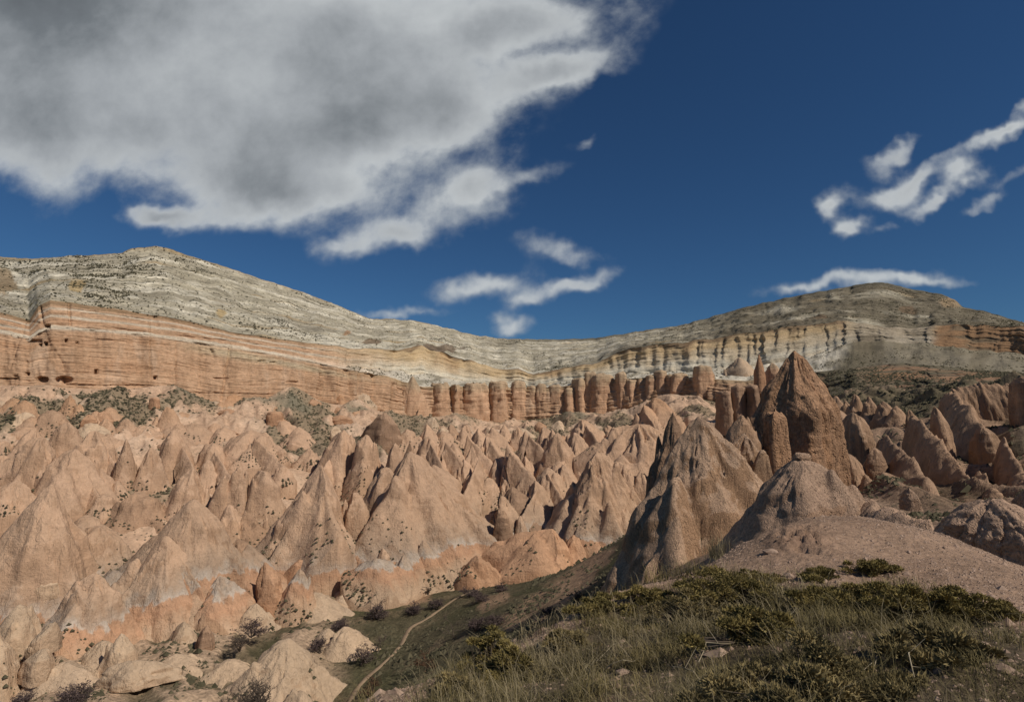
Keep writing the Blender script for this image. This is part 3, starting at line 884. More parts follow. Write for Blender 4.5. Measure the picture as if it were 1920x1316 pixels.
set_col(me, np.broadcast_to(np.array((0.28, 0.20, 0.13)), (140 * 7, 3)))
add('footpath', me, M_PATH, kind='structure', label='narrow trodden earth path winding along the valley floor')

# ------------------------------------------------------------------ the near hilltop the photographer stands on
NE = [(560, 1420, 4.2), (700, 1322, 4.9), (790, 1282, 5.2), (880, 1242, 5.5), (970, 1203, 6.2), (1060, 1165, 7.0), (1140, 1122, 7.6), (1240, 1088, 8.2), (1340, 1050, 9.0), (1410, 1015, 9.4), (1480, 984, 9.7), (1530, 971, 10), (1600, 972, 10.2), (1700, 988, 10.2), (1800, 1016, 9.8), (1920, 1062, 9.2), (2100, 1130, 8.4)]
ni = [P(*q) for q in NE]
for q in list(ni):
    ni.append(np.array((q[0] * 1.28, q[1] * 1.28, q[2] * 1.28 * 1.13)))
    ni.append(np.array((q[0] * 1.75, q[1] * 1.75, q[2] * 1.75 * 1.5)))
for q in [(900, 1316, 4.2), (1100, 1316, 3.5), (1500, 1316, 2.95), (1900, 1316, 2.7), (1300, 1220, 4.4), (1500, 1160, 5.2), (1700, 1130, 5.6), (1900, 1190, 4.5), (1480, 1050, 7.8), (1620, 1040, 7.6), (1780, 1070, 7.2), (1250, 1130, 6.6), (1050, 1230, 5.3), (960, 1275, 4.8)]:
    ni.append(P(*q))
ni += [np.array(q, float) for q in [(0, 0.5, -1.62), (2.2, 0.5, -1.5), (-1.6, 1, -2.3), (-3.2, 2.5, -4.2), (-6, 4, -9), (5, 1, -1.5), (-1.5, -2, -1.9), (2, -2, -1.4), (5, -2, -1.4), (9, 3, -2.2)]]
near = tps_fit(ni, 0.02)
un = np.linspace(-0.62, 1.25, 380)
dn = np.geomspace(1.4, 19.0, 240)
X = un[None, :] * (dn[:, None] + 0.6)
Y = np.broadcast_to(dn[:, None], X.shape)


def near_detail(x, y):
    return fbm(x * 0.55, y * 0.55, 0, 4, 140) * 0.16 + fbm(x * 3.1, y * 3.1, 0, 3, 141) * 0.028


Zn = near(X, Y) + near_detail(X, Y)
vn = np.stack([X, Y, Zn], -1)
nx2, ny2 = to_px(vn)
# where grass and where bare gravel
def grass_mask(px, py):
    lim = np.interp(px, [700, 880, 1060, 1140, 1250, 1340, 1480, 1560, 1640, 1740, 1840, 1920, 2100], [1345, 1262, 1182, 1136, 1108, 1078, 1092, 1098, 1096, 1102, 1150, 1180, 1230])
    return lim


gm = sstep(ny2 + 14 * fbm(X * 1.2, Y * 1.2, 0, 3, 150), grass_mask(nx2, ny2) - 12, grass_mask(nx2, ny2) + 16)
knob = np.exp(-(((nx2 - 1500) / 60) ** 2 + ((ny2 - 1015) / 26) ** 2))
Zn = Zn + knob * ((ridged(X * 2.6, Y * 2.6, 0, 4, 152, 0.65) - 0.4) * 0.34 + fbm(X * 9, Y * 9, 0, 3, 155) * 0.07) * (Y > 5)
vn[..., 2] = Zn
c = np.broadcast_to(np.array((0.325, 0.218, 0.15)), vn.shape).copy()
paint(sstep(fbm(X * 0.7, Y * 0.7, 4, 4, 153), 0.0, 0.3), (0.25, 0.165, 0.112), 0.8)
paint(knob, (0.235, 0.145, 0.10), 0.5)
paint(gm, (0.085, 0.068, 0.042), 0.88)
paint(gm * sstep(fbm(X * 1.3, Y * 1.3, 7, 3, 154), 0.15, 0.4), (0.19, 0.125, 0.085), 0.7)
me = make_mesh('near_hilltop', vn.reshape(-1, 3), grid_faces(len(dn), len(un)))
set_col(me, c.reshape(-1, 3))
add('near_hilltop', me, M_NEAR, kind='structure', label='gravelly pink hilltop with grass in the foreground')


def near_z(x, y):
    x = np.asarray(x, float)
    y = np.asarray(y, float)
    return near(x, y) + near_detail(x, y)


# ------------------------------------------------------------------ rock bodies: cones, fins, pillars
PROF = {
    'cone': ([0, .04, .12, .3, .6, 1.0], [0.015, .09, .20, .40, .69, 1.0]),
    'teepee': ([0, .03, .12, .35, .7, 1.0], [0.012, .06, .15, .37, .70, 1.0]),
    'dome': ([0, .04, .15, .35, .65, 1.0], [0.02, .12, .28, .53, .81, 1.0]),
    'egg': ([0, .05, .2, .45, .75, 1.0], [0.02, .18, .48, .78, .97, 1.0]),
    'pillar': ([0, .02, .06, .2, .5, 1.0], [0.25, .62, .74, .80, .89, 1.0]),
    'block': ([0, .04, .1, .3, .7, 1.0], [0.06, .55, .78, .88, .96, 1.0]),
    'tower': ([0, .03, .1, .2, .32, .45, .65, 1.0], [0.03, .11, .24, .42, .62, .80, .92, 1.0]),
    'fin': ([0, .05, .2, .5, 1.0], [0.01, .08, .22, .52, 1.0]),
}


SITES = []


def angles(nt):
    w = np.linspace(0, 1, nt, endpoint=False)
    a = 2 * math.pi * w
    return (a + 0.45 * np.cos(a) - 0.45)[None, :]




def facets(th, rs, n=None, p=12.0):
    """angular shape of a rock with a few flat faces meeting at edges (about 0.85 to 1.05)"""
    n = n or int(rs.integers(4, 8))
    ph_ = (np.arange(n) + rs.uniform(-0.33, 0.33, n)) * 2 * math.pi / n + rs.uniform(0, 6.28)
    w = rs.uniform(0.85, 1.2, n)
    o = 0
    for a_, b_ in zip(ph_, w):
        o = o + (np.maximum(np.cos(th - a_), 0) / b_) ** p
    return (o + 1e-9) ** (1.0 / p) * 1.12


def massif_mesh(name, A, z0, rl, rr_, rd, prof, seed, nt, nz, flutes, fk, noise, skirt, lean, scarp=0.1, lobes=None, spurs=None):
    """an eroded cone as a height surface: a faceted main peak, shoulders leaning on it, rills cut into the faces"""
    rs = np.random.default_rng(seed + 1000)
    Hh = A[2] - z0
    sk = 1 + skirt
    s = (np.linspace(0.0, 1, nz) ** 0.9 * sk)[:, None]
    s[0] = 0.004
    th = angles(nt)
    x = np.cos(th) * s * np.where(np.cos(th) > 0, rr_, rl)
    y = np.sin(th) * s * rd
    Rm = (rl + rr_) / 2
    u, v = x / Rm, y / Rm
    pt, pr = PROF[prof]
    kn = np.concatenate([[0.0], pr[1:], [2.2]])
    kt = np.concatenate([[0.0], pt[1:], [1.0 + 1.2 * (pt[-1] - pt[-2]) / (pr[-1] - pr[-2])]])
    wu = u + 0.10 * fbm(u * 1.6 + seed, v * 1.6, 0.0, 3, seed)
    wv_ = v + 0.10 * fbm(u * 1.6, v * 1.6 + seed, 9.0, 3, seed + 1)
    cenx, ceny, top, stp = [0.0], [0.0], [0.0], [1.0]
    for k_ in range(int(rs.integers(3, 7)) if lobes is None else lobes):
        a = rs.uniform(0, 6.28)
        q = rs.uniform(0.3, 0.75)
        tq = np.interp(q, kn, kt)
        cenx.append(math.cos(a) * q)
        ceny.append(math.sin(a) * q)
        top.append(tq - rs.uniform(0.05, 0.17))
        stp.append(rs.uniform(1.1, 1.9))
    drops = []
    for k_ in range(len(cenx)):
        du = wu - cenx[k_]
        dv = wv_ - ceny[k_]
        ex = np.where(du > 0, rr_, rl) / Rm
        du = du / (ex if k_ == 0 else 1.0)
        dv = dv * Rm / rd if k_ == 0 else dv
        rho = np.hypot(du, dv) + 1e-6
        ff = facets(np.arctan2(dv, du), rs)
        q = rho * ff
        if k_ == 0:
            dr = np.interp(q, kn, kt)
        else:
            dr = top[k_] + np.maximum(0, np.sqrt(q * q + 0.0016) - 0.04) * stp[k_]
        drops.append(dr)
    # crests running out from the peak towards its neighbours
    nsp = int(rs.integers(3, 6)) if spurs is None else spurs
    a0 = rs.uniform(0, 6.28)
    for k_ in range(nsp):
        a = a0 + (k_ + rs.uniform(-0.3, 0.3)) * 6.283 / max(nsp, 1)
        bend = rs.uniform(-0.5, 0.5)
        du = wu / np.where(wu > 0, rr_ / Rm, rl / Rm)
        dv = wv_ * Rm / rd
        al = du * math.cos(a) + dv * math.sin(a)
        pe = np.abs(-du * math.sin(a) + dv * math.cos(a) + bend * al * al * 0.5)
        crest = 0.05 + al * rs.uniform(0.68, 0.85) + 0.05 * fbm(al * 4 + seed, float(k_), 0.0, 3, seed + 20)
        drops.append(np.where(al > 0, crest, 0.05 - al * 3) + pe * rs.uniform(1.3, 2.0))
    kk = 60.0
    t = -np.log(sum(np.exp(-kk * (d_ - drops[0])) for d_ in drops)) / kk + drops[0]
    # a steeper face below a break of slope
    th2 = np.arctan2(wv_, wu)
    s0 = rs.uniform(0.5, 0.7) + 0.28 * fbm(np.cos(th2) * 1.5 + seed, np.sin(th2) * 1.5, 1.7, 3, seed + 14)
    has = sstep(fbm(np.cos(th2) * 0.9, np.sin(th2) * 0.9 + seed, 4.2, 2, seed + 15), -0.25, 0.05)
    t = t * (1 - scarp) + scarp * sstep(s, s0, s0 + 0.09) * has + scarp * (1 - has) * t
    # rills: few near the top, more lower down
    an = np.arctan2(wv_, wu) + 0.5 * fbm(u * 1.3, v * 1.3, seed * 0.37, 3, seed + 2)
    env = sstep(s, 0.06, 0.4) * (1 - 0.45 * sstep(s, 0.75, 1.1))
    amt = 0.35 + 0.65 * sstep(fbm(u * 1.1 + 3, v * 1.1, seed * 0.7, 2, seed + 4), -0.25, 0.25)
    r1 = ridged(np.cos(an) * fk, np.sin(an) * fk, seed * 0.31, 2, seed + 5)
    r2 = ridged(np.cos(an) * fk * 2.3, np.sin(an) * fk * 2.3, seed * 0.17 + s * 0.8, 2, seed + 6)
    inc = np.exp(-(perlin(np.cos(an) * fk * 1.4 + 7, np.sin(an) * fk * 1.4, s * 0.5 + seed * 0.11, seed + 7) / 0.05) ** 2)
    t = t - env * amt * flutes * 0.62 * ((r1 - 0.55) + 0.5 * (r2 - 0.55) * sstep(s, 0.3, 0.6) - 0.75 * inc)
    t = t + noise * 1.1 * fbm(u * 2.6 + seed, v * 2.6, 3.0, 4, seed + 8) * (0.25 + sstep(s, 0, 0.25)) + noise * 0.4 * fbm(u * 9 + seed, v * 9, 3.0, 3, seed + 10) - noise * 0.35 * env * (ridged(np.cos(an) * fk * 5, np.sin(an) * fk * 5, s * 2.0 + seed, 2, seed + 13) - 0.5)
    Z = A[2] - t * Hh
    # a little undercut roughness sideways
    j = fbm(u * 5 + 2, v * 5, t * 4, 3, seed + 11) * 0.05 * Rm * sstep(s, 0.0, 0.2)
    X_ = A[0] + x + np.cos(th) * j + lean[0] * np.minimum(t, 1.2) * Hh
    Y_ = A[1] + y + np.sin(th) * j + lean[1] * np.minimum(t, 1.2) * Hh
    Z = Z + 0 * X_
    Z[-1] -= 0.45 * Hh + 2.0
    vv = np.stack([X_, Y_, Z], -1)
    if Hh > 4:
        w_s = (sstep(s, 0.5, 0.8) * (s < sk * 0.96) + 0 * X_) * (0.02 + 0.8 * inc + 1.2 * sstep(s, 0.8, 1.0)) * sstep(fbm(X_ * 0.06, Y_ * 0.06, 2.0, 3, 400), -0.12, 0.12)
        w_s = (w_s * (Y_ < A[1])).ravel()
        if w_s.sum() > 1.0:
            SITES.append(vv.reshape(-1, 3)[rs.choice(w_s.size, int(np.clip(Rm * 14, 20, 150)), p=w_s / w_s.sum())])
    return make_mesh(name, vv.reshape(-1, 3), grid_faces(nz, nt, True)[:, ::-1])


def rock_mesh(name, A, z0, rl, rr_, rd, prof, seed, nt, nz, flutes=0.16, fk=1.6, noise=0.06, bed=0.0, boxy=2.0, skirt=0.45, lean=(0.0, 0.0)):
    """a steep-sided weathered rock: apex A, foot height z0, half widths left, right and in depth"""
    rs = np.random.default_rng(seed + 2000)
    Hh = A[2] - z0
    t1 = np.linspace(0, 1, nz) ** 1.15
    t2 = np.linspace(1, 1 + skirt, max(5, nz // 6))[1:]
    t = np.concatenate([t1, t2])[:, None]
    pt, pr = PROF[prof]
    th = angles(nt)
    ct, st = np.cos(th), np.sin(th)
    tb = np.minimum(t, 1.0)
    # the profile is uneven round the rock: ledges at different heights
    tsh = np.clip(t + 0.16 * fbm(ct * 1.1 + seed, st * 1.1, tb * 1.2, 3, seed + 1) * sstep(t, 0.0, 0.12), 0, None)
    rad = np.interp(tsh, np.concatenate([pt, [2.0]]), np.concatenate([pr, [1.0 + (pr[-1] - pr[-2]) / (pt[-1] - pt[-2])]]))
    tw = th + 0.35 * fbm(ct + seed, st, tb * 1.5, 3, seed + 2)
    q = 0.94 / facets(tw, rs, None, 11.0)
    fx, fy = np.cos(tw) * fk, np.sin(tw) * fk
    rg = ridged(fx + seed * 1.7, fy - seed * 0.9, tb * 0.9 + seed * 0.31, 2, seed)
    fl = (rg - 0.55) * flutes * sstep(tb, 0.0, 0.3)
    inc = np.exp(-(perlin(fx * 1.3 + 4, fy * 1.3, tb * 0.5 + seed * 0.2, seed + 5) / 0.06) ** 2)
    fl = fl - inc * flutes * 0.7 * sstep(tb, 0.02, 0.2)
    bx_, by_ = ct * rad * 2.2, st * rad * 2.2
    fl = fl + fbm(bx_ + seed, by_, t * 3.0 + seed, 4, seed + 9) * noise * 3.0 + fbm(bx_ * 4 + seed, by_ * 4, t * 11.0, 3, seed + 12) * noise * 0.9
    if bed > 0:
        lev = t * Hh
        fl = fl + (fbm(0.1 * ct, 0.1 * st, lev * 0.55, 3, 300) * 0.8 + fbm(0.3 * ct, 0.3 * st, lev * 1.6, 2, 301) * 0.5) * bed
    rr2 = rad * q * (1 + fl)
    ax = np.where(ct > 0, rr_, rl)
    x = A[0] + ct * rr2 * ax + lean[0] * tb * Hh
    y = A[1] + st * rr2 * rd + lean[1] * tb * Hh
    z = A[2] - t * Hh
    z = z + fbm(bx_ * 1.3 + 5 + seed, by_ * 1.3, t * 2.0, 3, seed + 3) * (noise * Hh * 0.5 + 0.1 * min(Hh, rl + rr_)) * np.exp(-t * 7)
    v = np.stack([x, y, z + 0 * x], -1)
    return make_mesh(name, v.reshape(-1, 3), grid_faces(len(t), nt, True)[:, ::-1])


CNT = [0]


def rock(name, ax, ay, lx, rx, by, mat, label, cat, group=None, prof='cone', d=None, kd=0.9, seed=None, flutes=0.16, noise=0.06, fk=1.6, bed=0.0, boxy=2.0, lean=(0, 0), res=1.0, skirt=0.45, front=0.75, parent=None, scarp=0.1, lobes=None, spurs=None):
    CNT[0] += 1
    seed = CNT[0] * 7 % 997 if seed is None else seed
    mx = (lx + rx) / 2
    if d is None:
        d0 = slope_depth(min(max(mx, -280), 2180), by)
        half = (rx - lx) / 2 / F * d0
        rd = half * kd
        dd_ = d0 + rd * front
    else:
        dd_ = d
        half = (rx - lx) / 2 / F * d
        rd = half * kd
        d0 = d - rd * front
    A = P(ax, ay, dd_)
    z0 = P(ax, by, d0)[2]
    sc = dd_ / F
    rl = max(ax - lx, 4) * sc
    rr_ = max(rx - ax, 4) * sc
    wpx = rx - lx
    hpx = max(20, by - ay)
    nt = int(np.clip(wpx * 0.76 * res, 34, 200))
    nz = int(np.clip(hpx * 0.40 * res, 20, 150))
    if prof in ('cone', 'teepee', 'dome', 'fin'):
        me = massif_mesh(name, A, z0, rl * 1.1, rr_ * 1.1, rd * 1.1, prof, seed, nt, nz, flutes, fk, noise, max(skirt, 0.4), lean, scarp, lobes, spurs)
    else:
        me = rock_mesh(name, A, z0, rl, rr_, rd, prof, seed, nt, nz, flutes, fk, noise, bed, boxy, skirt, lean)
    if parent is not None:
        return add(name, me, mat, parent)
    return add(name, me, mat, None, label, cat, group)


# ---- single rocks that stand out
T, OR, BR = M_TUFF, M_ORANGE, M_BROWN
rock('rock_cone', 362, 935, 205, 492, 1150, T, 'tall sharp-crested cone with grey upper faces over a bright orange band', 'rock cone', prof='teepee', kd=0.8, flutes=0.13, noise=0.035, scarp=0.05, lobes=3, res=1.2)
rock('rock_cone', 310, 1004, 196, 440, 1222, T, 'broad pale tent-shaped cone crossed by a white line with orange apron below', 'rock cone', prof='teepee', kd=0.7, flutes=0.12, noise=0.035, scarp=0.04, lobes=3, res=1.2)
rock('rock_cone', 97, 906, -30, 172, 1125, T, 'wide grey-brown cone with a white strip along its foot', 'rock cone', prof='teepee', kd=0.8, flutes=0.13, noise=0.04, scarp=0.08, lobes=4)
rock('rock_cone', 603, 871, 492, 668, 1052, T, 'large smooth pale cone with straight edges and a sunlit crest', 'rock cone', prof='teepee', kd=0.85, flutes=0.13, noise=0.03, scarp=0.04, lobes=3)
CENTRAL = rock('rock_cone', 768, 846, 674, 930, 1050, T, 'largest central cone, fluted like a curtain, with a dark spire on top', 'rock cone', prof='teepee', kd=0.8, flutes=0.15, fk=1.9, noise=0.035, res=1.3, scarp=0.05, lobes=4)
rock('spire', 768, 830, 752, 786, 890, BR, None, None, parent=CENTRAL, prof='fin', d=slope_depth(800, 1050) + 17, kd=0.8)
rock('rock_cone', 178, 1074, 104, 236, 1212, T, 'orange cone with a whitish top and a pale fan-shaped foot', 'rock cone', kd=0.8, flutes=0.14)
rock('rock_block', 88, 1088, 55, 118, 1140, M_CREAM, 'pale cracked block at the foot of the wide grey-brown cone', 'rock block', prof='block', kd=0.7, d=slope_depth(85, 1140) + 3.5)
rock('rock_cone', 413, 1078, 378, 484, 1165, T, 'orange ribbed foot of rock beside the white-lined cone', 'rock cone', prof='dome', kd=0.7, flutes=0.26, fk=2.6)
rock('rock_block', 498, 1054, 472, 538, 1148, OR, 'upright orange-brown rock split by a dark crack', 'rock block', prof='egg', kd=0.8, flutes=0.2, lean=(0.1, 0))
rock('rock_cone', 563, 1066, 520, 588, 1150, T, 'peach cone with a pointed top right of the upright split rock', 'rock cone', kd=0.8)
rock('rock_table', 562, 1048, 539, 583, 1078, OR, 'flat orange cap behind the peach pointed cone', 'rock', prof='dome', kd=0.7)
rock('rock_cone', 701, 1046, 664, 748, 1110, T, 'rounded orange cone with a furrowed face at the edge of the grass', 'rock cone', prof='dome', kd=0.8, flutes=0.2)
rock('rock_cone', 717, 1027, 701, 737, 1078, T, 'small blunt pink cone behind the rounded furrowed one', 'rock cone', prof='dome', kd=0.9)
rock('rock_cone', 757, 1039, 731, 780, 1098, T, 'small peach cone left of the dark-faced fin', 'rock cone', kd=0.9, prof='cone')
rock('rock_fin', 793, 1011, 771, 842, 1082, T, 'shark-fin rock with one dark face and one sunlit face', 'rock fin', prof='cone', kd=0.62, flutes=0.05, noise=0.03, boxy=1.15)
rock('rock_cone', 943, 956, 917, 965, 1036, BR, 'blocky brown rock leaning at the mouth of a side gully', 'rock block', prof='egg', kd=0.9, flutes=0.22)
rock('rock_cone', 1077, 924, 1022, 1130, 1015, T, 'smooth grey-pink cone with a rounded tip beside the shaded gully', 'rock cone', kd=0.9, flutes=0.1, noise=0.035)
rock('rock_cone', 1123, 846, 1052, 1215, 1015, T, 'broad many-ribbed cone rising behind the smooth rounded one', 'rock cone', kd=0.85, flutes=0.3, fk=2.5, res=1.2)
rock('rock_ridge', 1196, 794, 1118, 1275, 905, T, 'saw-toothed pale ridge behind the ribbed cone', 'rock ridge', kd=0.9, flutes=0.34, fk=2.8, prof='dome', res=1.2)
rock('rock_cone', 1046, 810, 996, 1094, 920, T, 'tall narrow cone with a tilted tip below the pillars', 'rock cone', kd=0.9, flutes=0.22, lean=(0.03, 0))
rock('rock_block', 720, 774, 696, 746, 832, BR, 'brown monolith standing alone at the top of the cone field', 'rock block', prof='egg', kd=0.9, flutes=0.15, bed=0.05)
rock('rock_block', 515, 771, 496, 534, 800, OR, 'squat orange block amid scrub below the scree', 'rock block', prof='block', kd=0.9)
rock('rock_cone', 540, 1196, 428, 612, 1335, M_CREAM, 'cream cone with a rounded crest standing in the valley grass', 'rock cone', kd=0.8, flutes=0.2, d=88, prof='cone')
rock('rock_cone', 228, 1186, 190, 272, 1290, M_CREAM, 'pale pointed rock with a brown face beside the flat slab boulder', 'rock cone', kd=0.8, flutes=0.16, d=92, scarp=0.2)
rock('rock_block', 388, 1172, 366, 405, 1228, BR, 'brown boulder over a dark hollow at the white-lined cone\'s foot', 'rock block', prof='egg', d=100, kd=0.9)
rock('rock_cone', 38, 1132, -8, 74, 1228, M_CREAM, 'rounded cream cone with a ribbed front next to a dark gap', 'rock cone', prof='dome', d=93, kd=0.9, flutes=0.2)
rock('rock_cone', 103, 1165, 70, 114, 1208, M_CREAM, 'tilted cream rock beside the rounded cream cone', 'rock', prof='egg', d=91, kd=0.8)
rock('rock_cone', 84, 1216, 46, 100, 1266, M_CREAM, 'low lopsided cream boulder in dark scrub', 'rock', prof='egg', d=86, kd=0.8)
rock('rock_cone', -6, 1184, -70, 32, 1300, M_CREAM, 'smooth pale flank rising beside the dark scrub below the rounded cream cone', 'rock cone', prof='dome', d=85, kd=0.8)
rock('rock_ridge', 1035, 990, 885, 1075, 1078, OR, 'low orange ridge patched with scrub, running down to the path', 'rock ridge', prof='dome', kd=0.45, flutes=0.25, fk=2.4)
rock('rock_cone', 1084, 984, 1062, 1130, 1040, T, 'small grey cone on the shoulder of the low orange ridge', 'rock cone', kd=0.9, prof='dome', flutes=0.12)
rock('rock_ridge', 893, 1040, 862, 940, 1092, OR, 'notched orange ridgelet above the path\'s far end', 'rock ridge', prof='cone', kd=0.5)
rock('rock_mound', 957, 1058, 905, 1030, 1092, M_CREAM, 'low whitish ribbed mound at the path\'s far end', 'rock mound', prof='dome', kd=0.4, flutes=0.25, fk=3.5)
rock('rock_mound', 858, 1072, 826, 880, 1112, M_CREAM, 'whitish rain-grooved mound beside the path', 'rock mound', prof='dome', kd=0.6, flutes=0.25, fk=3.5)

# ---- many alike cones, by area (apex x, y, left, right, foot y [, profile])
AREAS = [
    ('cone crowded high on the slope below the caved cliff', 'cones high on the slope below the caved cliff', [
        (77, 819, 18, 114, 932, 'dome'), (141, 841, 58, 192, 948), (176, 807, 138, 224, 896, 'dome'), (237, 822, 211, 263, 918), (284, 837, 254, 316, 917), (326, 806, 298, 362, 882, 'dome'),
        (66, 801, 26, 87, 862), (9, 826, -22, 26, 857, 'dome'), (4, 853, -44, 31, 914, 'dome'), (98, 768, 73, 127, 803, 'dome'), (132, 740, 116, 144, 772), (46, 750, 25, 77, 788, 'dome'), (126, 791, 93, 157, 850, 'dome'),
        (22, 751, 3, 33, 768), (313, 762, 300, 346, 803), (289, 745, 279, 304, 777, 'block'), (150, 757, 138, 160, 777, 'dome'), (198, 784, 182, 213, 812), (361, 793, 340, 402, 818, 'dome'),
        (220, 901, 203, 238, 932), (253, 923, 219, 310, 978, 'dome'), (198, 925, 173, 222, 962, 'dome'), (-40, 800, -80, 0, 850), (-60, 880, -120, -10, 960), (60, 780, 45, 80, 800), (180, 770, 165, 195, 790),
        (30, 900, -20, 60, 960), (160, 965, 140, 200, 1000, 'dome'), (185, 985, 130, 240, 1075, 'dome'), (130, 1005, 105, 165, 1065, 'dome')]),
    ('cone half way down the slope below the orange cliff', 'cones half way down the left slope', [
        (361, 877, 316, 398, 968), (452, 873, 423, 482, 978), (490, 881, 463, 543, 983, 'dome'), (422, 892, 393, 434, 978, 'dome'), (532, 841, 509, 540, 869, 'dome'), (530, 872, 511, 547, 903, 'dome'),
        (473, 806, 396, 515, 872, 'dome'), (486, 854, 477, 511, 882, 'dome'), (541, 962, 500, 568, 1045, 'dome'), (463, 962, 438, 497, 1008), (499, 969, 491, 508, 1002), (612, 969, 572, 655, 1045), (581, 839, 558, 602, 867),
        (430, 945, 410, 470, 1010), (594, 1018, 578, 628, 1048, 'dome'), (609, 1056, 599, 624, 1074, 'dome'), (400, 830, 370, 430, 880, 'dome'), (420, 800, 395, 450, 830), (560, 800, 540, 590, 825), (390, 860, 372, 412, 905),
        (448, 1010, 425, 480, 1065, 'dome'), (640, 1000, 622, 668, 1052)]),
    ('steep cone packed beside the curtain-fluted central cone', 'cones round the central cone', [
        (688, 815, 653, 720, 912, 'dome'), (645, 806, 598, 674, 892, 'dome'), (741, 830, 713, 767, 935), (664, 922, 638, 702, 1042, 'dome'), (675, 863, 653, 692, 908, 'dome'), (764, 804, 743, 787, 838, 'dome'), (803, 817, 778, 832, 873, 'dome'),
        (812, 871, 795, 884, 940), (836, 907, 812, 886, 1005), (790, 850, 770, 830, 930), (650, 850, 630, 668, 890), (700, 900, 688, 720, 970), (860, 985, 835, 925, 1040, 'dome')]),
    ('slanting fin-like cone in the badlands under the rock pillars', 'badland cones under the pillars', [
        (832, 817, 806, 868, 875), (885, 834, 858, 935, 910), (849, 832, 826, 886, 905), (951, 834, 930, 1008, 930), (912, 817, 890, 962, 900), (1028, 876, 980, 1068, 955), (1092, 786, 1056, 1154, 856, 'dome'), (1077, 810, 1046, 1119, 876),
        (1201, 883, 1181, 1219, 934, 'dome'), (960, 912, 926, 1036, 985), (941, 929, 926, 974, 1008, 'dome'), (917, 895, 890, 940, 930, 'dome'), (975, 966, 965, 991, 1014, 'dome'), (1004, 900, 982, 1045, 968), (970, 800, 957, 988, 835), (985, 807, 967, 1009, 856),
        (1019, 800, 1002, 1049, 846), (922, 800, 906, 950, 836), (868, 800, 855, 884, 830), (897, 802, 882, 919, 840), (1109, 965, 1096, 1134, 1014, 'egg'), (1160, 946, 1126, 1190, 1012, 'dome'), (1208, 759, 1187, 1244, 806), (1228, 745, 1202, 1266, 796, 'dome'),
        (985, 855, 965, 1015, 915), (930, 860, 905, 965, 920), (1000, 830, 985, 1030, 890), (870, 860, 850, 905, 920), (1150, 800, 1125, 1180, 850), (1130, 900, 1105, 1160, 965), (1170, 870, 1150, 1205, 940), (845, 795, 830, 865, 825), (800, 795, 785, 825, 830), (1005, 935, 985, 1035, 990),
        (1055, 870, 1035, 1090, 935), (1240, 840, 1215, 1270, 930, 'dome'), (945, 795, 932, 962, 825), (880, 890, 862, 905, 935), (1035, 805, 1022, 1060, 850), (830, 860, 815, 860, 910)]),
    ('hummock at the grassy edge of the valley floor', 'hummocks along the valley edge', [
        (615, 1177, 588, 638, 1218, 'cone'), (645, 1174, 622, 690, 1220, 'cone'), (279, 1130, 260, 308, 1184, 'egg'), (300, 1150, 280, 330, 1195, 'cone'), (480, 1130, 450, 510, 1180, 'cone'), (590, 1110, 560, 640, 1150, 'cone'), (660, 1090, 640, 700, 1125, 'cone'), (150, 1250, 110, 200, 1300, 'cone'), (345, 1165, 320, 372, 1225, 'cone'), (120, 1240, 60, 190, 1310, 'cone'), (330, 1225, 290, 390, 1275, 'cone'), (195, 1200, 150, 235, 1270, 'cone'), (10, 1265, -40, 60, 1316, 'cone'), (430, 1235, 395, 470, 1275, 'cone')]),
]
for label, group, lst in AREAS:
    slant = 'slanting' in label
    for i, q in enumerate(lst):
        ax, ay, lx, rx, by = q[:5]
        prof = q[5] if len(q) > 5 else ('cone' if i % 3 else 'teepee')
        dcone = None
        mt = T
        if prof == 'block':
            mt = OR
        elif 'hummock' in label:
            mt = M_CREAM
            dcone = -40.5 / slope_of(by) + 3
        elif (i * 37) % 11 == 3:
            mt = BR
        sz = 'large' if rx - lx > 70 else ('small' if rx - lx < 38 else 'middling')
        form = {'dome': 'round-headed', 'cone': 'pointed', 'teepee': 'tent-shaped', 'block': 'blocky', 'egg': 'bulbous'}[prof]
        hue = {M_TUFF: 'pale', M_BROWN: 'brown', M_ORANGE: 'orange', M_CREAM: 'cream'}[mt]
        lab = f'{sz} {form} {hue} {label}'
        rock('rock_cone', ax, ay, lx, rx, by, mt, lab, 'rock cone', group, prof, d=dcone, scarp=0.06 if slant else (0.26 if prof == 'dome' else 0.14), kd=1.25 if slant else 0.95, flutes=0.30 if slant else 0.23, fk=2.2 if slant else 1.7, noise=0.055, lean=(0.06, -0.05) if slant else (0, 0))

rs9 = np.random.default_rng(91)
for i in range(64):
    cx_ = rs9.uniform(-20, 720) if i < 44 else rs9.uniform(720, 1260)
    by_ = rs9.uniform(752, 832) if i < 44 else rs9.uniform(800, 840)
    wd__ = rs9.uniform(8, 22)
    hh_ = rs9.uniform(9, 24)
    pf = ('cone', 'dome', 'egg', 'dome')[i % 4]
    rock('rock_outcrop', cx_ + rs9.uniform(-4, 4), by_ - hh_, cx_ - wd__, cx_ + wd__ * rs9.uniform(0.8, 1.6), by_, (T, M_CREAM, OR, T)[i % 4], ('pointed', 'rounded', 'bulging orange', 'low rounded')[i % 4] + (' rock poking from the scrubby shelf under the cliff' if i < 44 else ' rock poking from the shelf under the pillars'), 'rock', 'small rocks on the shelf under the cliff', pf, kd=0.9, flutes=0.2, scarp=0.2)
CONE_SITES = np.concatenate(SITES)
